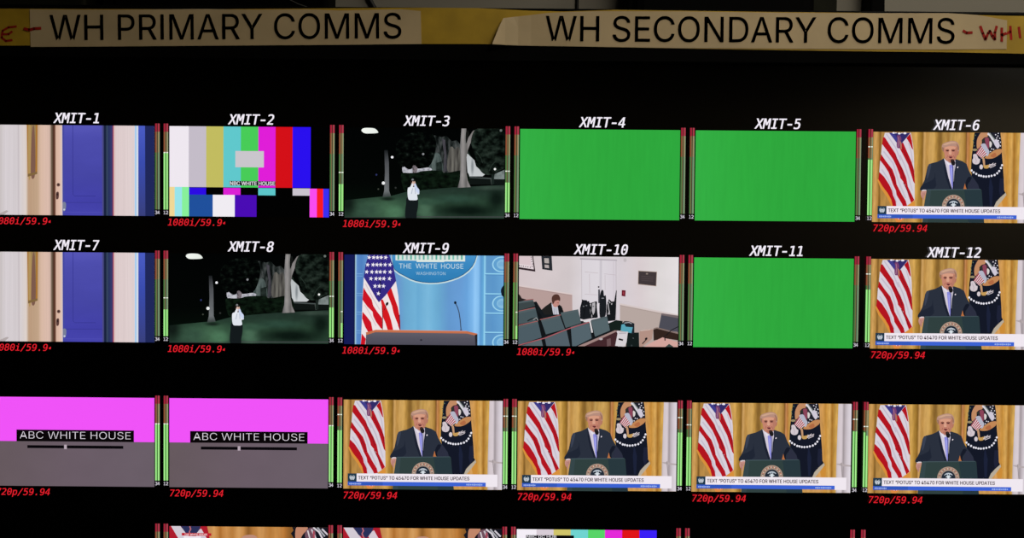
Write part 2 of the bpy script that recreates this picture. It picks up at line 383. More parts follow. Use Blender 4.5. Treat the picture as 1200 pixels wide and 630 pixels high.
def glyph(c, face, off=0.0):
    """filled outline of one character: corner points and faces"""
    if (c, face, off) not in _glyphs:
        cu = bpy.data.curves.new('outline', 'CURVE')
        cu.dimensions = '2D'
        cu.fill_mode = 'BOTH'
        cu.offset = off
        for cn in (MONO if face == 'mono' else SANS)[c]:
            s = cu.splines.new('POLY')
            s.points.add(len(cn) - 1)
            for q, t in zip(s.points, cn):
                q.co = (t[0], t[1], 0, 1)
            s.use_cyclic_u = True
        o = bpy.data.objects.new('outline', cu)
        me = o.to_mesh()
        _glyphs[(c, face, off)] = ([v.co.copy() for v in me.vertices], [list(f.vertices) for f in me.polygons])
        o.to_mesh_clear()
        bpy.data.objects.remove(o)
        bpy.data.curves.remove(cu)
    return _glyphs[(c, face, off)]


def text_polys(body, face, cap, width=None, adv=None, slant=0.0, bold=0.0, track=0.0, weight=0.0):
    """triangles (lists of xy) of a line of lettering with its left end at 0 and its baseline at 0"""
    G = MONO if face == 'mono' else SANS
    H = 208.0 if face == 'mono' else 203.0
    k = cap / H
    x = 0.0
    tris = []
    for c in body:
        a = 172 if face == 'mono' else SANS_ADV.get(c, 75)
        if c in G:
            flat, faces = glyph(c, face, weight)
            for t in faces:
                for dx in ((-bold, 0, bold) if bold else (0,)):
                    for dy in ((-bold * .5, bold * .5) if bold else (0,)):
                        tris.append([(x + (flat[i].x + dx) * k + slant * flat[i].y * k, (flat[i].y + dy) * k) for i in t])
        x += (adv if adv else a * k) + track
    if width:
        xs = [q[0] for t in tris for q in t]
        lo, hi = min(xs), max(xs)
        tris = [[((q[0] - lo) * width / (hi - lo), q[1]) for q in t] for t in tris]
    return tris


# ------------------------------------------------------------------ the room
grey_wall = surf('painted_wall', '8b877c', 0.8, 0.2, (3, 0.05), 0.05)
tan_wall = surf('rear_wall_paint', 'b5a992', 0.85, 0.2, (2, 0.05))
dark_ceiling = surf('ceiling_tile', '2a2a28', 0.95, 0.1, (30, 0.1))
carpet = surf('carpet', '2b2c30', 0.95, 0.1, (60, 0.2), 0.3)


def structure(name, lo, hi, mt):
    bm = bmesh.new()
    box(bm, lo, hi)
    return tag(link(name, mesh_of(bm, name), [mt]), kind='structure')


structure('floor', (-2.2, -4.3, -0.06), (3.6, 0.46, 0.0), carpet)
structure('ceiling', (-2.2, -4.3, 2.8), (3.6, 0.46, 2.86), dark_ceiling)
structure('wall_back', (-2.2, 0.40, 0.0), (3.6, 0.46, 2.8), grey_wall)
structure('wall_left', (-2.26, -4.3, 0.0), (-2.2, 0.46, 2.8), dark_ceiling)
structure('wall_right', (3.6, -4.3, 0.0), (3.66, 0.46, 2.8), tan_wall)
structure('wall_front', (-2.2, -4.3, 0.0), (3.6, -4.24, 2.178), tan_wall)
structure('reflection_panel_low', (-2.2, -4.24, 0.0), (3.6, -4.225, 1.3), surf('reflection_dark_low', '4a4a50', 0.9, 0.1, (20, 0.1)))  # added dark panel, keeps the lower rear wall out of the screen reflection
structure('reflection_panel_top', (-2.2, -4.3, 2.178), (3.6, -4.22, 2.8), surf('reflection_dark_top', '0c0c0b', 0.95, 0.05, (20, 0.1)))  # added dark upper wall, sets where the screen reflection ends at the top

# ------------------------------------------------------------------ the display
TW, TH = 0.2156, 0.121275                       # one picture
LEFT = [None, -0.23595066, 0.0, 0.23655416, 0.47284682, 0.70935951, 0.94845117]
TOP = [0.0, -0.17113427, -0.36777761, -0.54238418]
PXM = TW / 187.4                                # metres per photo pixel on the glass

monitor = empty('monitor', W3(0.467, 0, 0))
tag(monitor, 'large black multiview monitor showing rows of small pictures titled XMIT', 'monitor')
MO = W3(0.467, 0, 0)
black_plastic = surf('black_bezel', '040404', 0.7, 0.04, (200, 0.2), 0.05)
glass = surf('screen_glass', '000000', 0.12, 0.5)
sx0, sx1, sy0, sy1 = LEFT[1] - 0.02, LEFT[6] + TW + 0.02, -0.72, 0.0885


def bezel():
    bm = bmesh.new()
    x0, x1, y0, y1 = sx0, sx1, sy0, sy1
    l, t, b = 0.026, 0.0715, 0.060

    def ring(ex, et, eb, d):
        return [bm.verts.new(D3(x, y, d)) for x, y in ((x0 - ex - 0.467, y0 - eb), (x1 + ex - 0.467, y0 - eb), (x1 + ex - 0.467, y1 + et), (x0 - ex - 0.467, y1 + et))]
    rs = [ring(0, 0, 0, -0.006), ring(0, 0, 0, 0.010), ring(0.002, 0.002, 0.002, 0.012),
          ring(l - 0.003, t - 0.003, b - 0.003, 0.012), ring(l, t, b, 0.009), ring(l, t, b, -0.055),
          ring(l - 0.02, t - 0.02, b - 0.02, -0.075)]
    for a, c in zip(rs, rs[1:]):
        for k in range(4):
            bm.faces.new((a[k], a[(k + 1) % 4], c[(k + 1) % 4], c[k]))
    bm.faces.new(rs[-1])
    return mesh_of(bm, 'bezel')


link('bezel', bezel(), [black_plastic], monitor)
bm = bmesh.new()
vs = [bm.verts.new(D3(x - 0.467, y, 0)) for x, y in ((sx0, sy0), (sx1, sy0), (sx1, sy1), (sx0, sy1))]
f = bm.faces.new(vs)
me = bpy.data.meshes.new('screen')
ext = bmesh.ops.extrude_face_region(bm, geom=[f])
for v in ext['geom']:
    if isinstance(v, bmesh.types.BMVert):
        v.co.y += 0.005
link('screen', mesh_of(bm, 'screen'), [glass], monitor)
bm = bmesh.new()
box(bm, D3(-0.30, -0.42, -0.07), D3(0.30, -0.12, -0.11), 0.0)
box(bm, D3(-0.22, -0.35, -0.11), D3(0.22, -0.19, -0.405), 0.0)
link('wall_mount', mesh_of(bm, 'wall_mount'), [black_plastic], monitor)


def clip(poly, x1=TW, y1=-TH):
    for ax, lim, sg in ((0, 0.0, 1), (0, x1, -1), (1, 0.0, -1), (1, y1, 1)):
        out = []
        for i in range(len(poly)):
            a, b = poly[i - 1], poly[i]
            da, db = (a[ax] - lim) * sg, (b[ax] - lim) * sg
            if (da >= 0) != (db >= 0):
                t = da / (da - db)
                out.append((a[0] + (b[0] - a[0]) * t, a[1] + (b[1] - a[1]) * t))
            if db >= 0:
                out.append(b)
        poly = out
        if len(poly) < 3:
            return []
    return poly


def curve(p, n=4):
    """closed smooth outline through the points"""
    o = []
    k = len(p)
    for i in range(k):
        a, b, c, d = p[i - 1], p[i], p[(i + 1) % k], p[(i + 2) % k]
        for s in range(n):
            t = s / n
            o.append(tuple(0.5 * ((2 * b[j]) + (c[j] - a[j]) * t + (2 * a[j] - 5 * b[j] + 4 * c[j] - d[j]) * t * t + (3 * b[j] - a[j] - 3 * c[j] + d[j]) * t ** 3) for j in (0, 1)))
    return o


def pairs(l):
    return list(zip(l[::2], l[1::2]))


class Tile:
    """one picture of the multiview: a lit mesh whose children are what it shows"""
    k = 0

    def __init__(s, c, r, back, label):
        s.c, s.r, s.n = c, r, 1
        s.org = (LEFT[c], TOP[r])
        a = Art(s, 'video_tile')
        a.rect(0, 0, 1, 1, back)
        s.obj = a.done(monitor, (LEFT[c] - 0.467, TOP[r]))
        s.obj['label'] = label

    def view(s, ox, oy, k):
        """authoring frame: a crop of the photograph from ox, oy magnified k times"""
        def f(x, y):
            q = px(ox + x / k, oy + y / k)
            return q[0] - s.org[0], q[1] - s.org[1]
        return f


class Art:
    def __init__(s, tile, name, free=False):
        s.t, s.name, s.free = tile, name, free
        s.polys, s.mats = [], []

    def _put(s, poly, mt):
        if not s.free:
            poly = clip(poly)
        if len(poly) < 3:
            return
        if mt not in s.mats:
            s.mats.append(mt)
        s.polys.append((poly, s.mats.index(mt), s.t.n))

    def poly(s, f, pts, mt, smooth=False):
        if isinstance(pts[0], (int, float)):
            pts = pairs(pts)
        if isinstance(mt, str):
            mt = glow(mt)
        s.t.n += 1
        q = [f(*p) for p in pts]
        s._put(curve(q) if smooth else q, mt)
        return s

    def blob(s, f, cx, cy, rx, ry, mt, rot=0.0, n=18):
        c, d = math.cos(rot), math.sin(rot)
        P = []
        for i in range(n):
            a = 2 * math.pi * i / n
            u, v = rx * math.cos(a), ry * math.sin(a)
            P.append((cx + u * c - v * d, cy + u * d + v * c))
        return s.poly(f, P, mt)

    def line(s, f, pts, w, mt):
        if isinstance(pts[0], (int, float)):
            pts = pairs(pts)
        L, R = [], []
        for i, p in enumerate(pts):
            a, b = pts[max(0, i - 1)], pts[min(len(pts) - 1, i + 1)]
            dx, dy = b[0] - a[0], b[1] - a[1]
            h = math.hypot(dx, dy) or 1
            L.append((p[0] - dy / h * w / 2, p[1] + dx / h * w / 2))
            R.append((p[0] + dy / h * w / 2, p[1] - dx / h * w / 2))
        return s.poly(f, L + R[::-1], mt)

    def rect(s, u0, v0, u1, v1, mt):
        return s.poly(lambda u, v: (u * TW, -v * TH), [u0, v0, u1, v0, u1, v1, u0, v1], mt)

    def text(s, body, x, y, cap, mt, **kw):
        """x, y: left end of the baseline in metres from the tile's top left"""
        if isinstance(mt, str):
            mt = glow(mt)
        s.t.n += 1
        for t in text_polys(body, cap=cap, **kw):
            s._put([(x + q[0], y + q[1]) for q in t], mt)
        return s

    def done(s, parent=None, loc=None):
        me = bpy.data.meshes.new(s.name)
        vs, fs, mi = [], [], []
        for p, m_, n in s.polys:
            b = len(vs)
            d = 0.0003 + n * 0.00002
            ar = sum(p[i - 1][0] * p[i][1] - p[i][0] * p[i - 1][1] for i in range(len(p)))
            vs += [(x, -d, y) for x, y in p]
            ix = list(range(b, b + len(p)))
            fs.append(ix if ar > 0 else ix[::-1])
            mi.append(m_)
        me.from_pydata(vs, [], fs)
        uv = me.uv_layers.new(name='UVMap')
        for l in me.loops:
            c = me.vertices[l.vertex_index].co
            uv.data[l.index].uv = (c.x / TW, -c.z / TH)
        me.polygons.foreach_set('material_index', mi)
        o = link(s.name, me, s.mats, parent or s.t.obj)
        if loc:
            o.location = D3(loc[0], loc[1], 0)
        return o


TITLE, RED = 'f4eef8', 'e0202c'


def title(t, text):
    a = Art(t, 'title_text', True)
    cap = 11.7 * PXM
    w = (9.32 * (len(text) - 1) + 7.7 - (0.8 if text.endswith('1') else 0)) * PXM
    a.text(text, TW / 2 + 2.0 * PXM - w / 2, 2.6 * PXM, cap, TITLE, face='mono', width=w, slant=0.2, bold=5)
    a.done()


def fmt(t, text):
    a = Art(t, 'format_text', True)
    cap, adv = 7.9 * PXM, 6.46 * PXM
    x = (-3.2 if text[0] == '1' else -0.9) * PXM
    a.text(text, x, -TH - 10.9 * PXM, cap, RED, face='mono', adv=adv, slant=0.2, bold=2.5)
    if text.endswith('9'):                       # the last 4 is cut off after its left tip
        x2, y2 = x + 10.25 * adv, -TH - 8.2 * PXM
        a.poly(lambda u, v: (x2 + u * PXM, y2 + v * PXM), [0, 0.6, 2.0, 2.2, 2.6, 2.2, 2.4, -0.9, 0, -0.4], RED)
    a.done()


def meter(t, side, la=None, lb=None, peak=None, full=True, green=0):
    """two thin bars of an audio level meter; la, lb: where the lit part of each bar begins, peak: its white mark"""
    a = Art(t, 'level_meter', True)
    x0 = (-6.7 if side == 'L' else 188.4) * PXM
    f = lambda x, y: (x0 + x * PXM, -y * PXM)
    end = 97.7 if full else 60
    for q, (b0, b1, lev) in enumerate(((0, 2.35, la), (3.15, 5.3, lb))):
        hot = lev is not None
        for y0, y1, h in ((-2.8, 6.8, ('9c2438', 'a83a4a')[q]), (6.8, 31, ('8a4e34', '94805a')[q]),
                          (31, end, (('4c7440', '6a8a68')[q], ('5a9c48', '6aa060')[q])[green])):
            a.poly(f, [b0, y0, b1, y0, b1, y1, b0, y1], h)
        a.poly(f, [b1 - 0.8, 6.8, b1, 6.8, b1, end, b1 - 0.8, end], ('7c6a48', '8a9a78')[q])
        if hot:
            a.poly(f, [b0, lev, b1, lev, b1, end, b0, end], ('7cd668', '8fdc74')[q])
            a.poly(f, [b0 + 0.2, lev, b0 + 1.2, lev, b0 + 1.2, end, b0 + 0.2, end], 'b0ee9a')
            if peak is not None:
                a.poly(f, [b0, peak - 0.6, b1, peak - 0.6, b1, peak + 0.6, b0, peak + 0.6], 'eef4e4')
    a.poly(f, [2.4, -2.8, 3.1, -2.8, 3.1, end, 2.4, end], '1c2414')
    if full:
        for q, ch in enumerate('12' if side == 'L' else '34'):
            a.text(ch, x0 + (0.1 + 2.7 * q) * PXM, -103.2 * PXM, 3.9 * PXM, 'd2ced8', face='mono', width=(1.9 if ch == '1' else 2.5) * PXM, bold=6)
    a.done()


def copy_tile(src, c, r, label):
    """the same picture on another place of the display, with copies of what it shows"""
    t = Tile.__new__(Tile)
    t.c, t.r, t.n, t.org = c, r, src.n, (LEFT[c], TOP[r])
    t.obj = src.obj.copy()
    COL.objects.link(t.obj)
    t.obj.parent = monitor
    t.obj.location = D3(LEFT[c] - 0.467, TOP[r], 0)
    t.obj['label'] = label
    for ch in list(src.obj.children):
        if ch.name.split('.')[0] in ('title_text', 'format_text', 'level_meter'):
            continue
        d = ch.copy()
        COL.objects.link(d)
        d.parent = t.obj
    return t

# ------------------------------------------------------------------ picture: a speech in a gold curtained room
def us(ox, k, left, wpx, st):
    return [((ox + x / k - left) / wpx, h) for x, h in st]


def curtain_stops():
    a = [(33, 'b88c4c'), (65, 'd0a05c'), (105, 'b08240'), (122, '7a5624'), (150, 'b08444'), (540, 'bc9050'), (605, 'd2a455'), (645, 'ac8238'),
         (690, '8a6224'), (712, 'cca062'), (745, 'b68844'), (785, 'c89c58'), (830, 'd2a65e'), (868, 'b88c44'), (905, '86622c'), (935, '8a6630'), (975, 'b48c4a'),
         (1035, 'a0763a'), (1065, 'c09a58')]
    b = [(60, 'b8904c'), (150, 'c89e58'), (200, 'b88e4a'), (222, '9c7434'), (240, '7a5028'), (258, 'c88c58'), (272, 'b0703a'), (300, 'c4964c'), (720, 'cc9858'),
         (790, 'c48c3c'), (842, 'd6a65a'), (875, 'a06c26'), (935, 'cfa252')]
    return us(400, 11.45, 402.8, 186, a) + us(490, 11.45, 402.8, 186, b)


CURTAIN = ramp('gold_curtain', 0, curtain_stops(), (70, 7, 0.2, 4))


def usa_flag_speech(t):
    A = t.view(400, 466, 11.45)
    a = Art(t, 'american_flag')
    W_, R_, D_ = 'd8d0da', 'b21520', '8c1422'
    gold = 'd8903c'
    a.poly(A, [92, 660, 112, 640, 180, 720, 260, 860, 315, 1010, 300, 1020, 285, 1005, 220, 880, 135, 765], gold)
    a.poly(A, [596, 915, 560, 930, 470, 1010, 600, 1010, 592, 960], gold)
    a.poly(A, [320, 1150, 470, 1150, 440, 1190, 400, 1222, 350, 1215], 'e08c44')
    a.poly(A, [185, 35, 530, 35, 548, 120, 562, 200, 575, 330, 580, 500, 590, 700, 592, 925, 545, 962, 490, 1000, 470, 1100, 420, 1180, 380, 1180, 340, 1100, 305, 1010, 285, 905, 170, 740, 108, 655, 118, 540, 125, 420, 138, 320, 150, 180], W_)
    a.poly(A, [370, 1150, 435, 1150, 400, 1185], R_)
    for q, w, h in (((205, 50, 330, 230, 400, 400), 16, 'c2bacb'), ((170, 280, 300, 440, 350, 600, 400, 760), 20, 'c6bccc'), ((390, 330, 460, 480, 510, 630, 560, 800), 18, 'c4bac8'),
                    ((150, 520, 230, 640, 300, 790, 350, 960), 18, 'c6bece'), ((360, 640, 410, 760, 470, 900), 22, 'c8c0cc'), ((500, 170, 540, 300, 562, 430), 12, 'c2b8c6'), ((520, 640, 560, 800), 14, 'ccc4d0')):
        a.line(A, q, w, h)
    a.poly(A, [522, 45, 545, 140, 564, 262, 545, 242, 510, 165, 472, 105], R_, False)
    a.poly(A, [400, 165, 430, 168, 485, 290, 545, 420, 579, 530, 592, 712, 570, 680, 545, 600, 500, 460, 440, 345, 382, 238], R_)
    a.poly(A, [160, 92, 185, 96, 260, 210, 330, 312, 352, 372, 430, 520, 476, 630, 500, 750, 540, 830, 587, 925, 545, 962, 520, 900, 490, 810, 465, 720, 395, 630, 388, 590, 345, 482, 300, 390, 230, 290, 149, 185], R_)
    a.poly(A, [138, 318, 210, 420, 290, 520, 332, 625, 350, 720, 420, 850, 475, 940, 492, 1005, 440, 1012, 420, 970, 350, 860, 340, 800, 300, 720, 265, 625, 240, 560, 190, 482, 124, 398], R_)
    a.poly(A, [115, 552, 182, 618, 250, 720, 292, 805, 302, 860, 340, 940, 350, 1012, 302, 1012, 280, 920, 230, 832, 160, 742, 105, 650], R_)
    for q, w in (((545, 460, 580, 620), 10), ((330, 340, 420, 540, 450, 640), 14), ((240, 500, 300, 620, 330, 720), 12), ((440, 690, 540, 900), 12), ((400, 200, 470, 330, 540, 470), 10)):
        a.line(A, q, w, D_)
    a.poly(A, [238, 35, 522, 35, 480, 92, 425, 158, 402, 200, 350, 175, 290, 100], '332c68')
    a.poly(A, [238, 35, 300, 35, 360, 120, 350, 178, 290, 100], '3f3d8a')
    for x, y, r in ((300, 38, 18), (376, 46, 20), (450, 42, 22), (330, 38, 10), (410, 40, 9)):
        a.blob(A, x, y, r, r * .6, 'eeeaf4')
    a.poly(A, [345, 75, 385, 70, 405, 125, 390, 160, 395, 230, 350, 235, 342, 170, 352, 120], '76406e', True)
    a.poly(A, [386, 150, 404, 165, 412, 240, 398, 255, 388, 210], 'b0705c', True)
    a.line(A, [362, 90, 372, 150, 360, 225], 8, 'b08090')
    a.done()


def seal_flag_speech(t):
    B = t.view(490, 466, 11.45)
    a = Art(t, 'seal_flag')
    a.poly(B, [768, 825, 780, 860, 745, 905, 690, 975, 640, 1035, 600, 1035, 640, 950, 700, 890], 'b6aa98')
    a.poly(B, [768, 870, 800, 900, 790, 1030, 740, 1030, 720, 950], 'cc8c38')
    a.poly(B, [345, 35, 690, 35, 706, 150, 714, 320, 728, 470, 742, 640, 750, 800, 766, 832, 700, 890, 645, 950, 610, 1030, 370, 1030, 330, 700, 304, 530, 310, 350, 322, 250], '141826')
    a.poly(B, [560, 600, 600, 760, 590, 1000, 560, 1000, 545, 760], '1c2238')
    a.poly(B, [690, 640, 742, 640, 750, 800, 700, 890, 680, 800], '1e2236')
    a.poly(B, [440, 30, 520, 30, 520, 90, 450, 130, 440, 190, 385, 250, 376, 150, 400, 80], 'c08a64', True)
    a.poly(B, [535, 320, 600, 275, 650, 255, 712, 255, 706, 300, 660, 340, 600, 372, 540, 380, 490, 372, 500, 340], 'c08656', True)
    a.poly(B, [560, 340, 620, 300, 640, 340, 600, 365], 'b06a44', True)
    a.blob(B, 352, 262, 34, 16, '9a8a68')
    # wing, body and shield of the eagle
    a.poly(B, [600, 36, 660, 40, 700, 120, 706, 250, 640, 250, 590, 280, 545, 310, 500, 260, 480, 150, 520, 80], '20202c')
    for q, w, h in (((520, 44, 560, 80, 600, 150, 660, 240), 26, 'd8d4dc'), ((545, 40, 600, 110, 640, 190, 672, 225), 14, '9aa0a0'), ((560, 46, 620, 120, 650, 165), 9, '3a4440'), ((530, 75, 590, 160, 630, 225), 9, '2e3a36')):
        a.line(B, q, w, h)
    a.poly(B, [600, 160, 640, 120, 680, 190, 670, 230, 640, 235], 'cfc8d6', True)
    for x, y in ((625, 62), (655, 80), (682, 110), (640, 105), (690, 160), (664, 140), (575, 250), (560, 285), (600, 255), (690, 210), (660, 45)):
        a.blob(B, x, y, 8, 8, 'e6e2ea', n=8)
    a.poly(B, [440, 140, 475, 100, 540, 95, 560, 140, 545, 240, 520, 262, 490, 230, 470, 170], '3a2a30', True)
    a.poly(B, [485, 110, 530, 105, 540, 180, 530, 250, 505, 245, 490, 170], '8a4458', True)
    a.poly(B, [545, 150, 575, 170, 570, 215, 548, 228], 'd6d0cc', True)
    a.line(B, [445, 150, 465, 130, 480, 160], 14, '24382c')
    a.poly(B, [432, 208, 455, 180, 490, 185, 520, 240, 545, 290, 520, 345, 500, 330], 'b4b4c4', True)
    SB, SR = 'e0d2d6', 'a81c34'
    q0, q1, q2, q3 = (432, 208), (512, 320), (445, 378), (366, 310)
    a.poly(B, [*q0, *q1, *q2, *q3], SB)
    L = lambda p, q, s: (p[0] + (q[0] - p[0]) * s, p[1] + (q[1] - p[1]) * s)
    for i in range(5):
        s0, s1 = (i + .05) / 5, (i + .55) / 5
        a.poly(B, [L(q0, q1, s0), L(q0, q1, s1), L(q3, q2, s1), L(q3, q2, s0)], SR)
    a.poly(B, [330, 325, 370, 320, 400, 375, 420, 385, 412, 435, 375, 455, 330, 440, 318, 400, 330, 370], 'd2c6cc', True)
    a.line(B, [345, 345, 372, 400, 366, 440], 7, 'b0a2ac')
    a.poly(B, [450, 350, 480, 380, 488, 475, 470, 480, 455, 400], 'c09470', True)
    a.poly(B, [465, 470, 510, 465, 560, 455, 545, 490, 520, 508, 480, 505], 'c49a58', True)
    a.blob(B, 437, 488, 23, 32, 'd4cad0')
    for q in ((540, 492, 632, 440), (535, 482, 600, 436), (555, 500, 625, 470), (545, 455, 632, 462)):
        a.line(B, q, 8, 'd6ccd2')
    for x, y in ((310, 535), (337, 560), (372, 580), (408, 600), (437, 606), (470, 614), (503, 616), (540, 613), (576, 606), (616, 595), (650, 572), (676, 543), (698, 503), (713, 466)):
        a.blob(B, x, y, 14, 15, 'e6e4ee', n=10)
    for x, y in ((335, 110), (330, 170), (340, 210), (355, 70), (326, 140)):
        a.blob(B, x, y, 7, 10, '5a7058', n=8)
    a.done()


def speaker(t):
    A = t.view(400, 466, 11.45)
    a = Art(t, 'person')
    SK, SK2, HAIR, SUIT, SUIT2 = 'c4836e', 'a2625a', 'b58c7c', '2a303d', '202634'
    # suit with both sleeves
    a.poly(A, [968, 372, 935, 395, 880, 420, 800, 440, 768, 455, 750, 490, 735, 570, 715, 660, 690, 715, 660, 770, 658, 800, 700, 800, 735, 800, 1240, 800, 1250, 705, 1275, 760, 1300, 800, 1450, 800,
                1430, 725, 1385, 660, 1345, 610, 1300, 530, 1272, 450, 1215, 412, 1130, 385, 1100, 400, 1000, 420], SUIT)
    a.poly(A, [840, 640, 850, 560, 862, 660, 870, 740, 800, 790, 660, 795, 690, 720, 760, 690], SUIT2, True)
    a.poly(A, [1262, 690, 1300, 620, 1345, 640, 1290, 720, 1290, 790, 1262, 750], '171b28', True)
    a.poly(A, [1340, 640, 1400, 690, 1440, 790, 1300, 795, 1320, 720], '2c2f40', True)
    a.poly(A, [760, 470, 800, 450, 790, 520, 770, 600, 745, 640], '3a4152', True)
    a.poly(A, [1252, 707, 1272, 785, 1232, 785], 'b87040')
    a.poly(A, [966, 380, 985, 470, 1010, 580, 1050, 700, 1085, 800, 1060, 800, 1000, 640, 970, 500], '1c2130')
    a.poly(A, [1122, 400, 1140, 470, 1120, 600, 1100, 790, 1088, 790, 1096, 640, 1110, 500], '1d2231')
    # shirt and tie
    a.poly(A, [968, 372, 1000, 405, 1050, 432, 1120, 400, 1124, 470, 1110, 560, 1098, 700, 1086, 788, 1062, 720, 1030, 620, 1000, 490], 'd2cad8')
    a.poly(A, [975, 385, 1030, 470, 1052, 455, 1000, 410], 'e6e0ea')
    a.poly(A, [1040, 462, 1082, 458, 1098, 490, 1098, 600, 1094, 720, 1086, 788, 1066, 700, 1054, 600], '8a8ada')
    a.poly(A, [1060, 500, 1080, 500, 1084, 700, 1072, 690], 'a0a2ea')
    # neck, face, ear
    a.poly(A, [985, 370, 1000, 402, 1050, 436, 1105, 415, 1130, 350, 1000, 330], SK2)
    a.poly(A, [1148, 262, 1166, 268, 1162, 318, 1144, 338], 'b27460', True)
    a.poly(A, [958, 235, 962, 285, 972, 305, 978, 350, 992, 388, 1020, 415, 1050, 428, 1085, 426, 1112, 402, 1134, 362, 1146, 310, 1150, 240, 1120, 195, 1060, 185, 990, 200], SK, True)
    a.poly(A, [1105, 240, 1150, 240, 1146, 310, 1134, 362, 1112, 402, 1090, 420, 1108, 340], 'b67a66', True)
    a.poly(A, [985, 225, 1060, 215, 1120, 225, 1110, 255, 1050, 258, 990, 258], 'd69c82', True)
    a.poly(A, [1038, 260, 1060, 262, 1070, 325, 1048, 332, 1032, 322], 'd8a088', True)
    a.line(A, [992, 262, 1012, 256, 1035, 264], 9, '8e5a46')
    a.line(A, [1066, 264, 1090, 256, 1114, 264], 9, '8a5644')
    for x in (1014, 1090):
        a.blob(A, x, 274, 24, 11, '8c5248')
        a.blob(A, x, 276, 17, 7, '5c3432')
        a.blob(A, x, 276, 7, 7, '241a1c', n=10)
    a.line(A, [1000, 300, 1020, 296], 5, 'b47460')
    a.line(A, [1036, 326, 1052, 336, 1070, 328], 6, '9a5c4c')
    a.poly(A, [1028, 352, 1052, 346, 1084, 354, 1058, 376], '5c262c', True)
    a.line(A, [1030, 352, 1055, 349, 1082, 355], 5, 'b4665e')
    a.line(A, [1018, 335, 1006, 368], 7, 'a06450')
    a.line(A, [1092, 335, 1106, 368], 7, '965a4a')
    a.poly(A, [1020, 392, 1058, 384, 1096, 394, 1080, 420, 1040, 420], 'b0705e', True)
    # hair
    a.poly(A, [942, 262, 936, 225, 945, 190, 975, 170, 1020, 155, 1070, 145, 1115, 150, 1150, 172, 1168, 215, 1170, 268, 1150, 285, 1146, 240, 1128, 218, 1060, 212, 1000, 222, 966, 238, 962, 275], HAIR, True)
    a.poly(A, [955, 195, 1020, 165, 1090, 158, 1130, 172, 1060, 178, 990, 200], 'cda48a', True)
    a.poly(A, [1130, 180, 1160, 215, 1165, 262, 1150, 262, 1142, 225], '9a705c', True)
    a.poly(A, [940, 230, 962, 238, 962, 285, 950, 280], '96705a', True)
    # the hand on the edge of the lectern, with its cuff and fingers
    a.poly(A, [672, 800, 700, 788, 738, 790, 736, 812, 690, 826], 'd8cdd2')
    a.poly(A, [676, 812, 735, 805, 728, 850, 715, 880, 706, 925, 696, 925, 690, 905, 680, 895, 668, 868, 664, 835], 'c48f84', True)
    for q in ((690, 830, 682, 870, 690, 905), (704, 830, 698, 880, 703, 920), (718, 826, 712, 870)):
        a.line(A, q, 4, '8e5a54')
    # flag pin
    a.blob(A, 1151, 494, 8, 11, 'e6dce4', 0.5)
    a.done()


def microphone_speech(t):
    A = t.view(400, 466, 11.45)
    a = Art(t, 'microphone')
    a.line(A, [1086, 455, 1092, 600, 1094, 788], 8, '1a1c24')
    a.line(A, [1108, 440, 1106, 560, 1100, 680], 6, '8a8c94')
    a.poly(A, [1056, 400, 1070, 386, 1092, 388, 1106, 405, 1118, 436, 1110, 462, 1085, 470, 1066, 450], '1e1a1c', True)
    a.blob(A, 1078, 402, 16, 12, '3a2a28')
    a.done()


def lectern_speech(t):
    A = t.view(400, 466, 11.45)
    a = Art(t, 'lectern')
    a.poly(A, [742, 796, 752, 784, 1455, 780, 1470, 792, 1484, 940, 1500, 1120, 1512, 1228, 690, 1228, 700, 1060, 722, 920], '30403f')
    a.poly(A, [752, 784, 1455, 780, 1462, 790, 748, 796], '43545a')
    a.poly(A, [1240, 790, 1462, 788, 1484, 940, 1500, 1120, 1512, 1228, 1300, 1228], '28383e')
    a.poly(A, [742, 796, 800, 796, 760, 1228, 690, 1228, 722, 920], '364649')
    c = (1098, 1006)
    a.blob(A, *c, 148, 150, 'b89a88', n=40)
    a.blob(A, *c, 142, 144, 'a08878', n=40)
    for i in range(26):
        w = math.pi * (1.03 + 0.94 * i / 25)
        x, y = c[0] + 122 * math.cos(w), c[1] + 124 * math.sin(w)
        a.blob(A, x, y, 9, 7, ('d8c4b0', '70605c', 'c87860')[i % 3], w, 8)
    a.blob(A, *c, 102, 104, 'a89488', n=36)
    a.blob(A, *c, 94, 96, '232c38', n=36)
    a.poly(A, [1040, 968, 1062, 946, 1098, 936, 1134, 946, 1156, 968, 1140, 966, 1118, 958, 1112, 1010, 1084, 1010, 1078, 958, 1056, 966], 'bcc6d0', True)
    a.poly(A, [1060, 992, 1084, 978, 1098, 968, 1112, 978, 1136, 992, 1112, 1000, 1098, 1030, 1084, 1000], 'd6dee4', True)
    a.blob(A, 1098, 962, 9, 10, '3a4450')
    a.done()


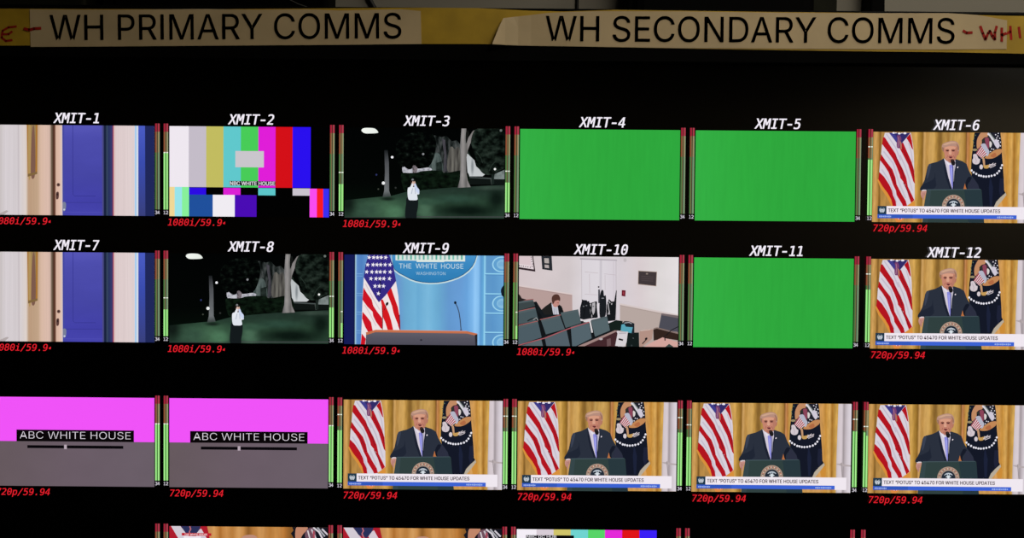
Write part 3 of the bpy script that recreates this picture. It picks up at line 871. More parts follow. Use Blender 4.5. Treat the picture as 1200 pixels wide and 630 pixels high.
def banner_speech(t):
    a = Art(t, 'caption_banner')
    a.rect(0.0296, 0.914, 0.898, 0.958, '3c62d2')
    a.rect(0.0296, 0.823, 0.0855, 0.914, '20384a')
    a.rect(0.0296, 0.914, 0.25, 0.958, '3358bc')
    a.rect(0.0855, 0.823, 0.971, 0.914, 'f0e8f0')
    a.rect(0.898, 0.90, 0.971, 0.962, 'f0e8f0')
    q = lambda x, y: (0.0576 * TW + x * 0.0011, -0.868 * TH + y * 0.0011)
    for s in (-1, 1):                            # the small round house emblem
        a.poly(q, [s * 0.4, -3, s * 1.8, -3, s * 3.2, -1, s * 3.3, 1.2, s * 2.4, 2.6, s * 2.0, 0.6, s * 1.0, 1.4], 'b8c2cc')
        a.poly(q, [s * 0.7, 1.6, s * 1.4, 1.2, s * 2.0, 3.2, s * 1.2, 2.6], 'b8c2cc')
    a.poly(q, [-1.1, -2.2, 1.1, -2.2, 1.1, 0.6, 0, 1.6, -1.1, 0.6], 'd6dce2')
    for x in (-0.55, 0.15):
        a.poly(q, [x, -2.0, x + .35, -2.0, x + .35, 0.3, x, 0.3], '20384a')
    a.done()
    a = Art(t, 'caption_text')
    a.text('TEXT “POTUS” TO 45470 FOR WHITE HOUSE UPDATES', 0.095 * TW, -0.8895 * TH, 0.0385 * TH, '3a2832', face='sans', width=0.700 * TW, bold=8)
    for u0, n, s in ((0.040, 9, 0.0085), (0.776, 9, 0.0115)):      # unreadably small white words on the blue strip
        for i in range(n):
            u = u0 + i * s
            h = (0.016, 0.020, 0.014)[i % 3]
            a.rect(u, 0.938 - h / 2, u + s * 0.72, 0.938 + h / 2, '9fb6f0')
    a.done()


def column_speech(t):
    B = t.view(490, 466, 11.45)
    a = Art(t, 'column')
    a.poly(B, [958, 36, 1140, 40, 1140, 1230, 930, 1230, 935, 800], ramp('pale_column', 0, us(490, 11.45, 402.8, 186, [(930, 'b6a8a4'), (960, 'd2c6ca'), (1005, 'd8ccd2'), (1030, '9c9296'), (1055, 'bdb2b8'), (1085, 'd2c9d0'), (1130, 'dfd7e0')]), (30, 6, 0.04, 3)))
    a.poly(B, [935, 838, 990, 838, 1010, 820, 1035, 850, 1140, 862, 1140, 880, 1020, 875, 940, 850], 'b4a8aa')
    a.line(B, [1000, 830, 1018, 1010], 10, '9a9092')
    a.done()


S = Tile(3, 2, CURTAIN, 'picture of a speech, third from left in the third row')
usa_flag_speech(S)
column_speech(S)
seal_flag_speech(S)
speaker(S)
microphone_speech(S)
lectern_speech(S)
banner_speech(S)
SPEECH = [(6, 0, 'picture of a speech under the title XMIT-6'), (6, 1, 'picture of a speech under the title XMIT-12'),
          (4, 2, 'picture of a speech, fourth from left in the third row'), (5, 2, 'picture of a speech, fifth from left in the third row'),
          (6, 2, 'picture of a speech, rightmost in the third row')]
speech = {(3, 2): S}
for c, r, lb in SPEECH:
    speech[(c, r)] = copy_tile(S, c, r, lb)
for (c, r), t in speech.items():
    fmt(t, '720p/59.94')
title(speech[(6, 0)], 'XMIT-6')
title(speech[(6, 1)], 'XMIT-12')
meter(speech[(6, 0)], 'L', 32.8, 32.8, 17.8)
meter(speech[(6, 1)], 'L', 35.9, 35.9, 17.6)
meter(S, 'L', 35.7, 35.7, 17.2)
meter(S, 'R', 35.5, 35.5, 17.4)
meter(speech[(4, 2)], 'L', 35.5, 35.5, 17.4)
meter(speech[(4, 2)], 'R', 35, 35, 17.4)
meter(speech[(5, 2)], 'L', 40.3, 40.3, 25.8)
meter(speech[(5, 2)], 'R', 31.9, 31.9, 17.6)
meter(speech[(6, 2)], 'L', 33, 37, 26)

# ------------------------------------------------------------------ picture: a blue door in a pale corridor
x0, wp = -6.2, 187.2
DOORBG = ramp('pale_corridor', 0, us(0, 4.845, x0, wp, [(-30, 'b8b0ae'), (0, 'c8c0c0'), (30, 'd6ced2'), (100, 'd2cacd'), (105, 'c2b8bc'), (112, 'd6ced0'), (148, 'dccfc8'), (153, 'cdb8a6'), (160, 'b8987c'), (215, 'c2a488'),
      (232, 'd8b8a4'), (260, 'dcbcac'), (283, 'd2b4a6'), (292, '70604e'), (303, '4c3024'), (313, '6a4030'), (318, 'd8b4a0'), (340, 'e0bcaa'), (354, 'd8c8c4'), (357, '4a48a8'), (583, '4c48a4'),
      (588, '38406c'), (593, '161e38'), (602, '1c2644'), (607, '3a4a60'), (616, '26325a'), (640, '3c3c70'), (644, 'a86a78'), (648, 'dcbcb8'), (658, 'dccaca'), (762, 'e0d0d0'), (768, 'd4dae6'), (771, '8cbcec'), (780, '78a8e0'), (786, '2f50b0')]), (170, 0.6, 0.06, 2))
D = Tile(1, 1, DOORBG, 'picture of a blue door under the title XMIT-7')
V = D.view(0, 285, 4.845)
a = Art(D, 'trim')
a.poly(V, [786, 40, 824, 40, 826, 570, 786, 570], ramp('blue_trim', 1, [(0, '4a5cc4'), (0.4, '3a4cae'), (1, '39407c')]))
a.poly(V, [824, 40, 880, 40, 880, 570, 826, 570], '20285a')
a.line(V, [643, 50, 643, 565], 5, 'a03c58')
a.line(V, [771, 50, 771, 565], 8, '9ccaf0')
a.done()
a = Art(D, 'picture_frame')
a.poly(V, [155, 40, 216, 40, 214, 325, 160, 340], 'a8742f')
a.poly(V, [162, 40, 206, 40, 204, 318, 164, 332], '9a8054')
a.poly(V, [184, 90, 198, 70, 203, 320, 178, 328], '7c5a4c', True)
a.poly(V, [163, 60, 178, 60, 176, 326, 164, 330], 'b0905a', True)
a.poly(V, [160, 325, 214, 312, 214, 325, 160, 341], '80653e')
a.done()
a = Art(D, 'door')
a.poly(V, [356, 40, 586, 40, 588, 575, 358, 575], ramp('blue_door', 1, [(0, '5656b4'), (0.12, '4e4eae'), (0.55, '4646a4'), (0.85, '4240a6'), (1, '4644ac')], (3, 4, 0.06, 3)))
a.poly(V, [356, 40, 366, 40, 368, 575, 358, 575], '4448a0')
a.line(V, [415, 40, 416, 440, 426, 450, 545, 450], 3, '34348c')
a.line(V, [360, 486, 588, 486], 3, '38388e')
a.line(V, [360, 540, 588, 542], 3, '504eb4')
a.line(V, [584, 40, 586, 570], 7, '4c4a86')
a.done()
a = Art(D, 'door_handle')
a.poly(V, [359, 486, 376, 488, 376, 520, 368, 534, 360, 530], '7a8098', True)
a.blob(V, 367, 526, 6, 5, 'c4ccdc')
a.done()
a = Art(D, 'lock')
a.blob(V, 334, 386, 10, 10, '6a4a44')
a.blob(V, 334, 385, 5, 5, '3a2826')
a.poly(V, [322, 430, 336, 428, 335, 462, 322, 466], '5a3c38', True)
a.blob(V, 328, 440, 4, 7, '2e2020')
a.done()
a = Art(D, 'floor_edge')
a.poly(V, [-30, 560, 40, 530, 52, 534, 10, 570], 'b2a8a8')
a.done()
D2 = copy_tile(D, 1, 0, 'picture of a blue door under the title XMIT-1')
for t, s in ((D, 'XMIT-7'), (D2, 'XMIT-1')):
    title(t, s)
    fmt(t, '1080i/59.9')
    meter(t, 'R')

# ------------------------------------------------------------------ picture: a lawn at night
NB = ramp('night_sky', 1, [(0, '020303'), (0.6, '030504'), (1, '06100a')])
N8 = Tile(2, 1, NB, 'picture of a lawn at night under the title XMIT-8')
M = N8.view(190, 290, 5.25)
nu = lambda x: (190 + x / 5.25 - 198.4) / 187.4
nv = lambda y: (290 + y / 5.25 - 297.2) / 105.0
a = Art(N8, 'house')
GREYS = [(0.32, '040605'), (0.44, '161b1a'), (0.54, '303534'), (0.64, '4a4d4d'), (0.76, '68675f')]
a.poly(M, [556, 72, 575, 84, 600, 82, 640, 92, 668, 84, 700, 118, 730, 112, 756, 140, 762, 310, 560, 310, 572, 262, 590, 230, 598, 190, 604, 150, 590, 120], mottle('house_front', GREYS, 34, 7, 5))
a.poly(M, [684, 178, 700, 150, 720, 165, 748, 160, 754, 300, 676, 300], mottle('house_wall', [(0.3, '2b2a28'), (0.45, '4c4a46'), (0.6, '66645e'), (0.75, '76736b')], 60, 3, 3), True)
a.poly(M, [575, 215, 600, 190, 625, 196, 640, 240, 644, 300, 566, 300], mottle('house_side', [(0.3, '2a3432'), (0.5, '4a5654'), (0.7, '6e7a76')], 40, 6, 4), True)
a.poly(M, [640, 100, 660, 110, 668, 180, 672, 300, 650, 305, 655, 200], mottle('house_shade', [(0.35, '2c2c32'), (0.6, '4a484e')], 40, 4, 4))
a.poly(M, [606, 250, 640, 240, 644, 310, 606, 310], mottle('house_bush', [(0.35, '0f1614'), (0.6, '26302c')], 40, 20, 4))
a.poly(M, [400, 262, 420, 280, 445, 290, 470, 276, 500, 285, 560, 278, 580, 290, 560, 302, 500, 315, 470, 322, 405, 312], mottle('house_lit', [(0.3, '6a6a72'), (0.45, 'a8a8b2'), (0.6, 'c4c4cc')], 50, 30, 3), True)
a.poly(M, [462, 270, 482, 268, 492, 290, 478, 318, 464, 315], mottle('house_lit_dark', [(0.35, '4a4448'), (0.6, '8a8086')], 50, 30, 3), True)
a.poly(M, [790, 190, 835, 215, 850, 270, 905, 320, 890, 332, 800, 332], soft('house_end', [(0, 'a4a8a8'), (0.3, 'b8bcbe'), (0.5, 'c4c8ca')], [(nu(830), nv(270), 0.012, 0.12, '868c90')]))
a.poly(M, [965, 318, 1030, 290, 1030, 352, 958, 352], mottle('far_wall', [(0.3, '3c4644'), (0.6, '7e8886')], 20, 8, 3))
a.line(M, [800, 338, 945, 345], 7, '48504f')
a.poly(M, [800, 345, 1030, 350, 1030, 382, 800, 382], '0f1513')
a.line(M, [942, 345, 948, 382], 8, '424a46')
a.done()
a = Art(N8, 'lawn')
SP = [(nu(300), nv(540), 0.17, 0.16, '40634a'), (nu(350), nv(560), 0.07, 0.10, '4c7658'), (nu(180), nv(540), 0.12, 0.12, '34503f'), (nu(545), nv(540), 0.07, 0.14, '4a6c55'), (nu(560), nv(490), 0.12, 0.05, '33503f'),
      (nu(720), nv(470), 0.16, 0.06, '2c473a'), (nu(800), nv(540), 0.28, 0.11, '0c1812'), (nu(960), nv(400), 0.14, 0.035, '38493f'), (nu(980), nv(470), 0.08, 0.16, '0e1a14'), (nu(310), nv(472), 0.06, 0.03, '16221b'), (nu(60), nv(500), 0.08, 0.2, '121c17'), (nu(440), nv(560), 0.03, 0.10, '18241e')]
a.poly(M, [40, 478, 250, 458, 330, 452, 430, 425, 520, 412, 700, 400, 1030, 384, 1030, 590, 40, 590], soft('night_lawn', [(0.6, '1e2a25'), (0.72, '24372d'), (0.85, '2c4635'), (1, '2a4033')], SP, (16, 12, 0.16, 5)))
a.line(M, [480, 579, 700, 580, 1024, 580], 5, '46484a')
a.line(M, [40, 582, 300, 583, 480, 580], 4, '303836')
a.done()
a = Art(N8, 'tree')
a.poly(M, [360, 140, 420, 80, 500, 60, 575, 66, 604, 120, 600, 180, 588, 225, 570, 262, 545, 278, 520, 268, 498, 282, 470, 262, 446, 276, 420, 268, 400, 276, 372, 250], mottle('night_canopy', [(0.45, '020303'), (0.58, '070c09'), (0.70, '141b17'), (0.8, '3a403e')], 30, 22, 6), True)
a.done()
a = Art(N8, 'hedge')
a.poly(M, [392, 316, 440, 312, 480, 310, 520, 300, 580, 296, 640, 300, 662, 312, 760, 295, 800, 310, 812, 350, 800, 385, 700, 400, 560, 412, 430, 425, 400, 390], mottle('night_hedge', [(0.35, '040705'), (0.5, '0a140c'), (0.65, '101e13')], 26, 22, 5), True)
a.done()
a = Art(N8, 'tree')
a.poly(M, [288, 172, 308, 172, 316, 250, 318, 420, 330, 455, 278, 460, 288, 420, 292, 300], ramp('thin_trunk', 1, [(0.24, '14181a'), (0.4, '4e5054'), (0.7, '6c7072'), (0.76, '3c4442')], (30, 10, 0.15, 3)))
a.done()
TRUNK = ramp('pale_trunk', 0, [(nu(742), '4e4c4c'), (nu(756), '7c7a7a'), (nu(772), '94908e'), (nu(784), '7a7877'), (nu(792), '62605e'), (nu(806), '8a8685'), (nu(840), '6e6a68')], (50, 7, 0.22, 4))
a = Art(N8, 'tree')
a.poly(M, [760, 40, 790, 40, 786, 110, 800, 100, 830, 55, 862, 40, 846, 75, 822, 112, 800, 170, 792, 215, 790, 300, 800, 360, 818, 398, 738, 402, 752, 350, 757, 250, 752, 150], TRUNK)
a.poly(M, [788, 60, 800, 52, 806, 80, 790, 130, 786, 110], '141614', True)
a.done()
a = Art(N8, 'tree')
a.poly(M, [945, 300, 960, 300, 962, 380, 945, 380], '1a2420')
a.poly(M, [835, 60, 870, 40, 1000, 35, 1030, 60, 1030, 260, 985, 300, 950, 322, 900, 318, 868, 285, 845, 240, 805, 200, 800, 180, 830, 175, 818, 120], mottle('night_leaves', [(0.36, '030504'), (0.46, '0c130f'), (0.56, '1a241e'), (0.66, '28332c'), (0.76, '3c463f')], 22, 16, 6), True)
for q in ((850, 180, 880, 220, 890, 250), (930, 300, 950, 260, 975, 235)):
    a.line(M, q, 3, '2c3831')
a.poly(M, [805, 185, 830, 175, 850, 225, 868, 262, 845, 240], '030504', True)
a.done()
a = Art(N8, 'lamp')
a.poly(M, [147, 52, 160, 38, 200, 36, 232, 42, 250, 62, 238, 68, 200, 70, 165, 68], ramp('lamp_glow', 0, [(0.12, 'f2f6f0'), (0.2, 'e8eee6'), (0.24, '9aa498'), (0.27, '3a423c')]), True)
a.done()
for x, y, r, h in ((336, 215, 8, 'f0f0f4'), (283, 373, 10, 'eef0f0'), (966, 288, 7, 'f0f0ee'), (526, 196, 7, '8a8c90'), (240, 322, 6, '2c3260'), (252, 410, 5, '40443c'), (358, 402, 6, '2e302e'), (1002, 52, 8, '6a706c')):
    a = Art(N8, 'distant_light')
    a.blob(M, x, y, r, r, h)
    a.done()
a = Art(N8, 'person')
a.poly(M, [430, 462, 490, 466, 496, 510, 488, 560, 482, 590, 424, 590, 418, 545, 422, 500], '141a1c', True)
a.blob(M, 463, 368, 14, 17, '2a211e')
a.blob(M, 464, 380, 9, 12, 'c4a298')
a.poly(M, [432, 408, 450, 398, 480, 398, 500, 412, 503, 440, 490, 445, 492, 474, 462, 478, 436, 470], 'dfe4ec', True)
a.poly(M, [434, 440, 432, 412, 446, 398, 460, 372, 468, 374, 462, 400, 450, 425], 'e6eaf0', True)
a.poly(M, [500, 440, 503, 415, 490, 398, 478, 372, 470, 374, 474, 400, 486, 425], 'c8d4ee', True)
a.blob(M, 464, 370, 5, 8, 'd8b8a8')
a.blob(M, 474, 370, 5, 8, 'caa898')
a.line(M, [462, 405, 455, 440], 4, 'aab2c0')
a.line(M, [478, 405, 480, 440], 4, 'a8b0c4')
a.blob(M, 462, 352, 7, 6, '7a7c80')
a.done()
N3 = copy_tile(N8, 3, 0, 'picture of a lawn at night under the title XMIT-3')
title(N8, 'XMIT-8')
title(N3, 'XMIT-3')
for t in (N8, N3):
    fmt(t, '1080i/59.9')
meter(N8, 'L', 66.3, 66.3, 52.6)
meter(N8, 'R', 62.3, 62.3, 49.2)
meter(N3, 'L', 66.3, 66.3, 52.6)
meter(N3, 'R', 62.9, 62.9, 49.6)

# ------------------------------------------------------------------ picture: colour bars
CB = Tile(2, 0, '020202', 'picture of colour bars under the title XMIT-2')
u = lambda x: (190 + x / 4.845 - 198.3) / 187.4
vv = lambda y: (140 + y / 4.845 - 148.1 - 0.2) / 105.2


def bars(t, stops, v0, v1, name='colour_bar'):
    for p, q, h in stops:
        a = Art(t, name)
        a.rect(p, v0, q, v1, h)
        a.done()


U = [u(x) for x in (40, 150, 249, 347, 446, 545, 643, 740, 843)]
bars(CB, [(max(0, U[i]), U[i + 1], h) for i, h in enumerate(('efe8f0', 'c4bcc8', 'c2bc60', '60c8cc', '48cc58', 'e01ed8', 'd41018', '2a10ee'))], 0, vv(384))
bars(CB, [(0, u(70), 'f0d896'), (u(70), u(112), '98e4ea'), (u(112), u(152), '88f09a')], vv(384), 1)
bars(CB, [(u(152), u(249), '2c0ce4'), (u(347), u(445), 'dc22d4'), (u(545), u(643), '5cc6ca'), (u(741), u(841), 'cac4ce')], vv(387), vv(428))
bars(CB, [(u(152), u(287), '20509c'), (u(287), u(412), 'f0ecf2'), (u(412), u(536), '4a0cb4')], vv(427), 1)
bars(CB, [(u(838), u(879), 'f84cf0'), (u(879), u(915), 'fa1c24'), (u(915), 1, '3a30f2')], vv(388), 1)
a = Art(CB, 'grey_box')
a.rect(u(415), vv(178), u(577), vv(270), 'cac6cc')
a.done()
a = Art(CB, 'caption_text')
a.rect(u(383), vv(348), u(643), vv(373), '101014')
a.text('NBC WHITE HOUSE', u(385) * TW, -vv(371) * TH, 4.2 * PXM, 'd6d6da', face='sans', width=(u(641) - u(385)) * TW, bold=9)
a.done()
title(CB, 'XMIT-2')
fmt(CB, '1080i/59.9')
meter(CB, 'L', 31, 31, 31)
meter(CB, 'R')

# ------------------------------------------------------------------ pictures: plain green
GREEN = ramp('key_green', 0, [(0, '34ae44'), (0.3, '30a93e'), (0.7, '2ea63c'), (1, '2fa83e')], (40, 2, 0.04, 3))
for c, r, s in ((4, 0, 'XMIT-4'), (5, 0, 'XMIT-5'), (5, 1, 'XMIT-11')):
    t = Tile(c, r, GREEN, 'plain green picture under the title ' + s)
    title(t, s)
    meter(t, 'L')
    meter(t, 'R')

# ------------------------------------------------------------------ picture: an empty lectern on a blue stage
BLUE = ramp('blue_stage', 0, us(395, 5.25, 403.3, 187, [(42, '141a56'), (100, '161d54'), (110, '101840'), (113, 'b0d4e0'), (117, '8cb8dc'), (122, '5a88c6'), (150, '4f80c0'), (200, '6a9ad0'), (380, '6898cc'), (420, '6aa8d0'), (480, '70b0d6'), (500, '6aaad2'),
      (560, '7ab8dc'), (590, '72b2d8'), (625, '6aa8d0'), (690, '6498ce'), (760, '689cd4'), (800, '68a2da'), (835, '7cb6ea'), (850, '92c8f6'), (872, '84bcec'), (885, '5c98d0'), (902, '64a8d6'), (906, '92d0ee'), (912, '92d0ee'), (916, '6098c8'), (960, '5c96ca'), (1022, '68a4d4')]), (12, 3, 0.04, 3))
T9 = Tile(3, 1, BLUE, 'picture of an empty lectern before a blue backdrop under the title XMIT-9')
K = T9.view(395, 290, 5.25)
for y in (160, 283, 402, 520):
    a = Art(T9, 'panel_moulding')
    a.line(K, [910, y, 1030, y + 2], 7, '94d2ee')
    a.line(K, [910, y + 7, 1030, y + 9], 4, '5288bc')
    a.done()
for y in (160, 280, 395, 510):
    a = Art(T9, 'panel_moulding')
    a.line(K, [118, y, 158, y + 1], 4, '78a8d8')
    a.line(K, [118, y + 8, 158, y + 9], 3, '5a88bc')
    a.line(K, [118, y + 14, 158, y + 15], 3, '78a8d8')
    a.done()
for y in (103, 343, 582):
    a = Art(T9, 'wall_seal')
    a.blob(K, 1012, y, 58, 48, '9cd2ec', n=32)
    a.blob(K, 1014, y, 52, 42, '62a0d0', n=32)
    a.blob(K, 1018, y, 36, 30, '86bcde', n=24)
    a.poly(K, [990, y + 12, 990, y - 8, 1010, y - 18, 1030, y - 8, 1030, y + 12], '78b0d8')
    a.done()
a = Art(T9, 'camera')  # unidentified dark shape at the picture's right edge
a.poly(K, [1030, 235, 1016, 242, 1008, 262, 1012, 290, 1020, 300, 1030, 300], '141c28', True)
a.done()
a = Art(T9, 'oval_sign')
edge = [(335, 60), (337, 90), (343, 120), (350, 139), (380, 162), (416, 180), (448, 197), (485, 210), (525, 217.5), (570, 221), (617, 220), (665, 213), (708, 201.5), (748, 187), (782, 169), (812, 146), (837, 118.6), (852, 90), (862, 58), (866, 30), (866, 20), (335, 20)]
a.poly(K, [(600 + (x - 600) * 1.004, y + 4) for x, y in edge], 'c2dade')
a.poly(K, [(600 + (x - 600) * .988, y - 4) for x, y in edge], '1d4c7c')
a.poly(K, [(600 + (x - 600) * .980, y - 8) for x, y in edge], ramp('sign_blue', 1, [(0, '4a94cc'), (0.1, '3a88c0'), (0.3, '2c7cb4')], (6, 6, 0.05, 2)))
a.poly(K, [360, 40, 788, 44, 788, 85, 660, 85, 660, 89, 490, 88, 490, 80, 360, 78], 'dbe6e0')
for i, x in enumerate(range(372, 780, 26)):
    a.poly(K, [x, 46, x + 11, 46, x + 11, 74, x, 74], ('5fae9c', '7cc0b0', '8fb8b4')[i % 3])
a.done()
a = Art(T9, 'sign_text')
f0 = K(382, 127)
a.text('THE', *f0, 30 / 5.25 * PXM, 'c4dce4', face='sans', width=76 / 5.25 * PXM, bold=-0)
f0 = K(484, 127)
a.text('WHITE', *f0, 30 / 5.25 * PXM, 'c4dce4', face='sans', width=132 / 5.25 * PXM)
f0 = K(640, 128)
a.text('HOUSE', *f0, 30 / 5.25 * PXM, 'c4dce4', face='sans', width=138 / 5.25 * PXM)
f0 = K(486, 167)
a.text('WASHINGTON', *f0, 19 / 5.25 * PXM, 'a8c8da', face='sans', width=182 / 5.25 * PXM)
a.done()
a = Art(T9, 'american_flag')
E_ = T9.view(400, 296, 11.45)
G_ = T9.view(400, 351, 11.45)
WH, RD = 'eee2e4', 'cc1424'
a.poly(K, [195, 40, 318, 40, 345, 110, 362, 200, 378, 300, 386, 420, 390, 515, 230, 520, 178, 600, 146, 600, 152, 480, 158, 300, 165, 180, 176, 110], WH)
a.line(K, [175, 220, 215, 300, 262, 380], 6, 'd4c6cc')
a.line(K, [170, 350, 205, 410, 240, 480], 6, 'd6c8ce')
a.poly(G_, [300, -165, 345, -90, 410, 0, 430, 80, 490, 170, 550, 245, 552, 395, 530, 380, 470, 300, 430, 220, 420, 160, 350, 90, 285, 0, 290, -60], RD)
a.poly(G_, [286, 160, 340, 220, 400, 300, 420, 400, 428, 425, 360, 430, 320, 360, 280, 250], RD)
a.poly(G_, [275, 450, 330, 520, 320, 600, 262, 600], RD)
a.poly(G_, [528, -10, 560, 0, 600, 90, 640, 180, 670, 280, 702, 425, 630, 425, 590, 300, 555, 225, 545, 80], 'd41a20')
a.poly(G_, [605, -120, 665, -175, 700, -70, 725, 0, 760, 100, 792, 280, 794, 430, 740, 290, 700, 170, 680, 80, 650, 0, 625, -60], 'cc161e')
a.line(G_, [548, 80, 556, 240, 554, 400], 9, '5a1420')
a.line(G_, [640, 0, 700, 190, 760, 340], 7, 'f6eeee')
a.line(G_, [780, 200, 788, 400], 12, '701424')
a.poly(K, [194, 40, 320, 40, 346, 110, 364, 205, 300, 292, 258, 336, 240, 310, 200, 238, 165, 182, 175, 110], '352a84')
a.line(K, [262, 180, 270, 230, 258, 300], 10, '1e1854')
a.line(K, [280, 60, 272, 130], 10, '2a206c')
for y, xs in ((62, (375, 435, 487, 537, 597)), (160, (355, 428, 480, 530, 590, 655)), (256, (343, 412, 475, 525, 583, 657)), (346, (400, 468, 520, 573, 648)), (446, (455, 512, 568)), (546, (500,))):
    for x in xs:
        P = []
        for i in range(10):
            r = 33 if i % 2 == 0 else 13
            w = -math.pi / 2 + 0.2 + math.pi * i / 5
            P.append((x + r * math.cos(w) * .95, y + r * math.sin(w)))
        a.poly(E_, P, 'f4eef6')
a.done()
a = Art(T9, 'lectern')
a.poly(K, [180, 524, 232, 512, 800, 520, 862, 530, 863, 606, 176, 606], ramp('lectern_grey', 1, [(0.88, '5e5b66'), (0.93, '55535f'), (1, '4e4c58')]))
a.poly(K, [178, 520, 240, 504, 797, 512, 864, 528, 862, 542, 798, 527, 236, 519, 182, 536], 'c4704c')
a.line(K, [240, 505, 797, 513], 3, 'd8907a')
a.poly(K, [848, 536, 864, 532, 864, 606, 852, 606], '26262e')
a.blob(K, 518, 567, 7, 5, '2c2a34')
a.done()
a = Art(T9, 'microphone')
H_ = T9.view(495, 351, 11.45)
a.blob(G_, 616, 54, 17, 26, '1c1418', 0.5)
a.line(G_, [606, 72, 594, 104, 575, 140], 8, '501820')
a.done()
a = Art(T9, 'microphone')
a.line(H_, [445, 45, 470, 95, 492, 165, 508, 270, 520, 408], 13, '3c4a60')
a.blob(H_, 442, 38, 17, 20, '10141e')
a.line(H_, [505, 405, 535, 407], 10, '4a4250')
a.done()
title(T9, 'XMIT-9')
fmt(T9, '1080i/59.9')
meter(T9, 'L', None, 80.4, 67)
meter(T9, 'R')

# ------------------------------------------------------------------ picture: a room with rows of seats
ROOM = ramp('white_room', 0, us(600, 5.25, 608, 187, [(42, 'd2c4c6'), (200, 'd4c8ca'), (350, 'd0c6c8'), (420, 'd8d0d4'), (640, 'd6ced4'), (660, 'd4ccd2'), (780, 'd8cccf'), (900, 'dcd6d6'), (1022, 'e4dee0')]), (5, 4, 0.04, 3))
TA = Tile(4, 1, ROOM, 'picture of a white room with seat rows under the title XMIT-10')
Q = TA.view(600, 292, 5.25)
a = Art(TA, 'wainscot')
a.poly(Q, [38, 222, 370, 275, 372, 420, 38, 420], 'b69c98')
a.line(Q, [38, 222, 370, 276], 8, 'd9c9c8')
a.line(Q, [38, 230, 370, 284], 3, 'a48c8a')
a.done()
a = Art(TA, 'wainscot')
a.poly(Q, [664, 338, 1030, 412, 1030, 600, 664, 600], 'b6a6a0')
a.line(Q, [664, 336, 1030, 408], 10, 'd4c6c4')
a.line(Q, [664, 345, 1030, 418], 3, 'a6948e')
a.done()
a = Art(TA, 'door')
a.poly(Q, [426, 62, 640, 70, 642, 440, 430, 420], ramp('white_door', 0, [(0.38, 'd8d2d8'), (0.5, 'dcd6dc'), (0.514, 'c2bcc4'), (0.522, 'dad4da'), (0.6, 'd6ced6')]))
a.line(Q, [418, 58, 646, 67], 8, 'b2aab2')
a.line(Q, [428, 60, 430, 420], 3, 'bcb4ba')
a.line(Q, [640, 70, 641, 440], 4, 'beb6bc')
a.line(Q, [624, 75, 626, 440], 3, 'c6bec4')
for q in ((446, 138, 530, 146), (566, 150, 642, 158), (446, 275, 525, 280), (476, 150, 478, 270), (572, 156, 573, 250)):
    a.line(Q, q, 3, 'c4b8be')
a.blob(Q, 533, 231, 5, 5, '33262c')
a.done()
a = Art(TA, 'picture_frame')
a.poly(Q, [36, 40, 130, 40, 144, 137, 36, 121], '33242a')
a.poly(Q, [36, 40, 124, 40, 134, 123, 36, 108], 'e2d4d8')
a.poly(Q, [36, 40, 112, 40, 118, 100, 36, 88], 'd8c4c8')
for x, y in ((46, 100), (58, 102), (70, 104), (84, 106), (98, 108), (112, 110), (124, 105), (126, 90), (122, 75), (120, 60), (118, 48)):
    a.blob(Q, x, y, 3, 4, '4a3a40', n=8)
a.done()
a = Art(TA, 'picture_frame')
a.poly(Q, [180, 40, 244, 40, 249, 131, 186, 122], '262a30')
a.poly(Q, [198, 54, 226, 55, 228, 86, 200, 84], 'b0a8a4')
a.poly(Q, [200, 94, 226, 96, 228, 116, 202, 113], 'b4aaa8')
a.done()
a = Art(TA, 'plaque')
a.poly(Q, [776, 130, 892, 137, 888, 228, 774, 216], 'b09c92')
a.poly(Q, [779, 134, 889, 140, 885, 224, 777, 212], '41383a')
a.blob(Q, 830, 150, 7, 5, '8a7c74')
for y in (165, 178, 190):
    a.line(Q, [795, y, 868, y + 5], 3, '54484a')
a.done()
a = Art(TA, 'alarm_box')
a.poly(Q, [675, 250, 699, 252, 697, 290, 674, 286], '6a1a2a')
a.poly(Q, [682, 260, 690, 261, 689, 278, 681, 277], '9a3a44')
a.done()
a = Art(TA, 'smoke_detector')
a.blob(Q, 695, 66, 10, 12, 'c0b8bc')
a.done()
a = Art(TA, 'tripod')
a.poly(Q, [418, 360, 432, 310, 452, 312, 470, 322, 480, 330, 520, 318, 525, 420, 480, 425, 440, 432, 418, 425], '1a1c20')
a.poly(Q, [478, 335, 512, 325, 512, 380, 490, 420, 482, 400], 'b4b0b4')
for q in ((432, 308, 446, 400), (458, 312, 440, 420), (470, 318, 500, 420), (520, 322, 508, 420), (490, 330, 484, 420), (515, 330, 525, 418)):
    a.line(Q, q, 7, '15171a')
for x, y in ((440, 350), (458, 345), (500, 350)):
    a.blob(Q, x, y, 5, 4, '6a6c70')
a.done()
a = Art(TA, 'equipment_bag')
a.poly(Q, [530, 246, 540, 246, 542, 330, 530, 330], '42424a')
a.poly(Q, [540, 290, 552, 250, 562, 255, 566, 285, 578, 290, 576, 405, 540, 415], '1b1e22', True)
a.blob(Q, 558, 300, 9, 3, '8a8c92')
a.done()
a = Art(TA, 'equipment_bag')
a.poly(Q, [582, 340, 596, 305, 612, 320, 628, 320, 640, 250, 644, 255, 638, 400, 636, 436, 590, 442, 580, 400], '16191c')
for q in ((590, 330, 600, 400), (596, 318, 604, 330), (590, 400, 600, 380), (614, 330, 612, 340)):
    a.line(Q, q, 5, 'bcb8bc')
a.done()
a = Art(TA, 'person')
a.poly(Q, [120, 440, 170, 380, 205, 350, 240, 325, 262, 345, 285, 335, 305, 350, 322, 395, 318, 440, 300, 470, 140, 470], '20201f')
a.poly(Q, [242, 330, 262, 352, 280, 345, 292, 420, 262, 430, 250, 380], 'c6c6d0')
a.line(Q, [258, 360, 262, 420], 3, '8a8e9c')
a.line(Q, [270, 360, 276, 415], 3, '8a8e9c')
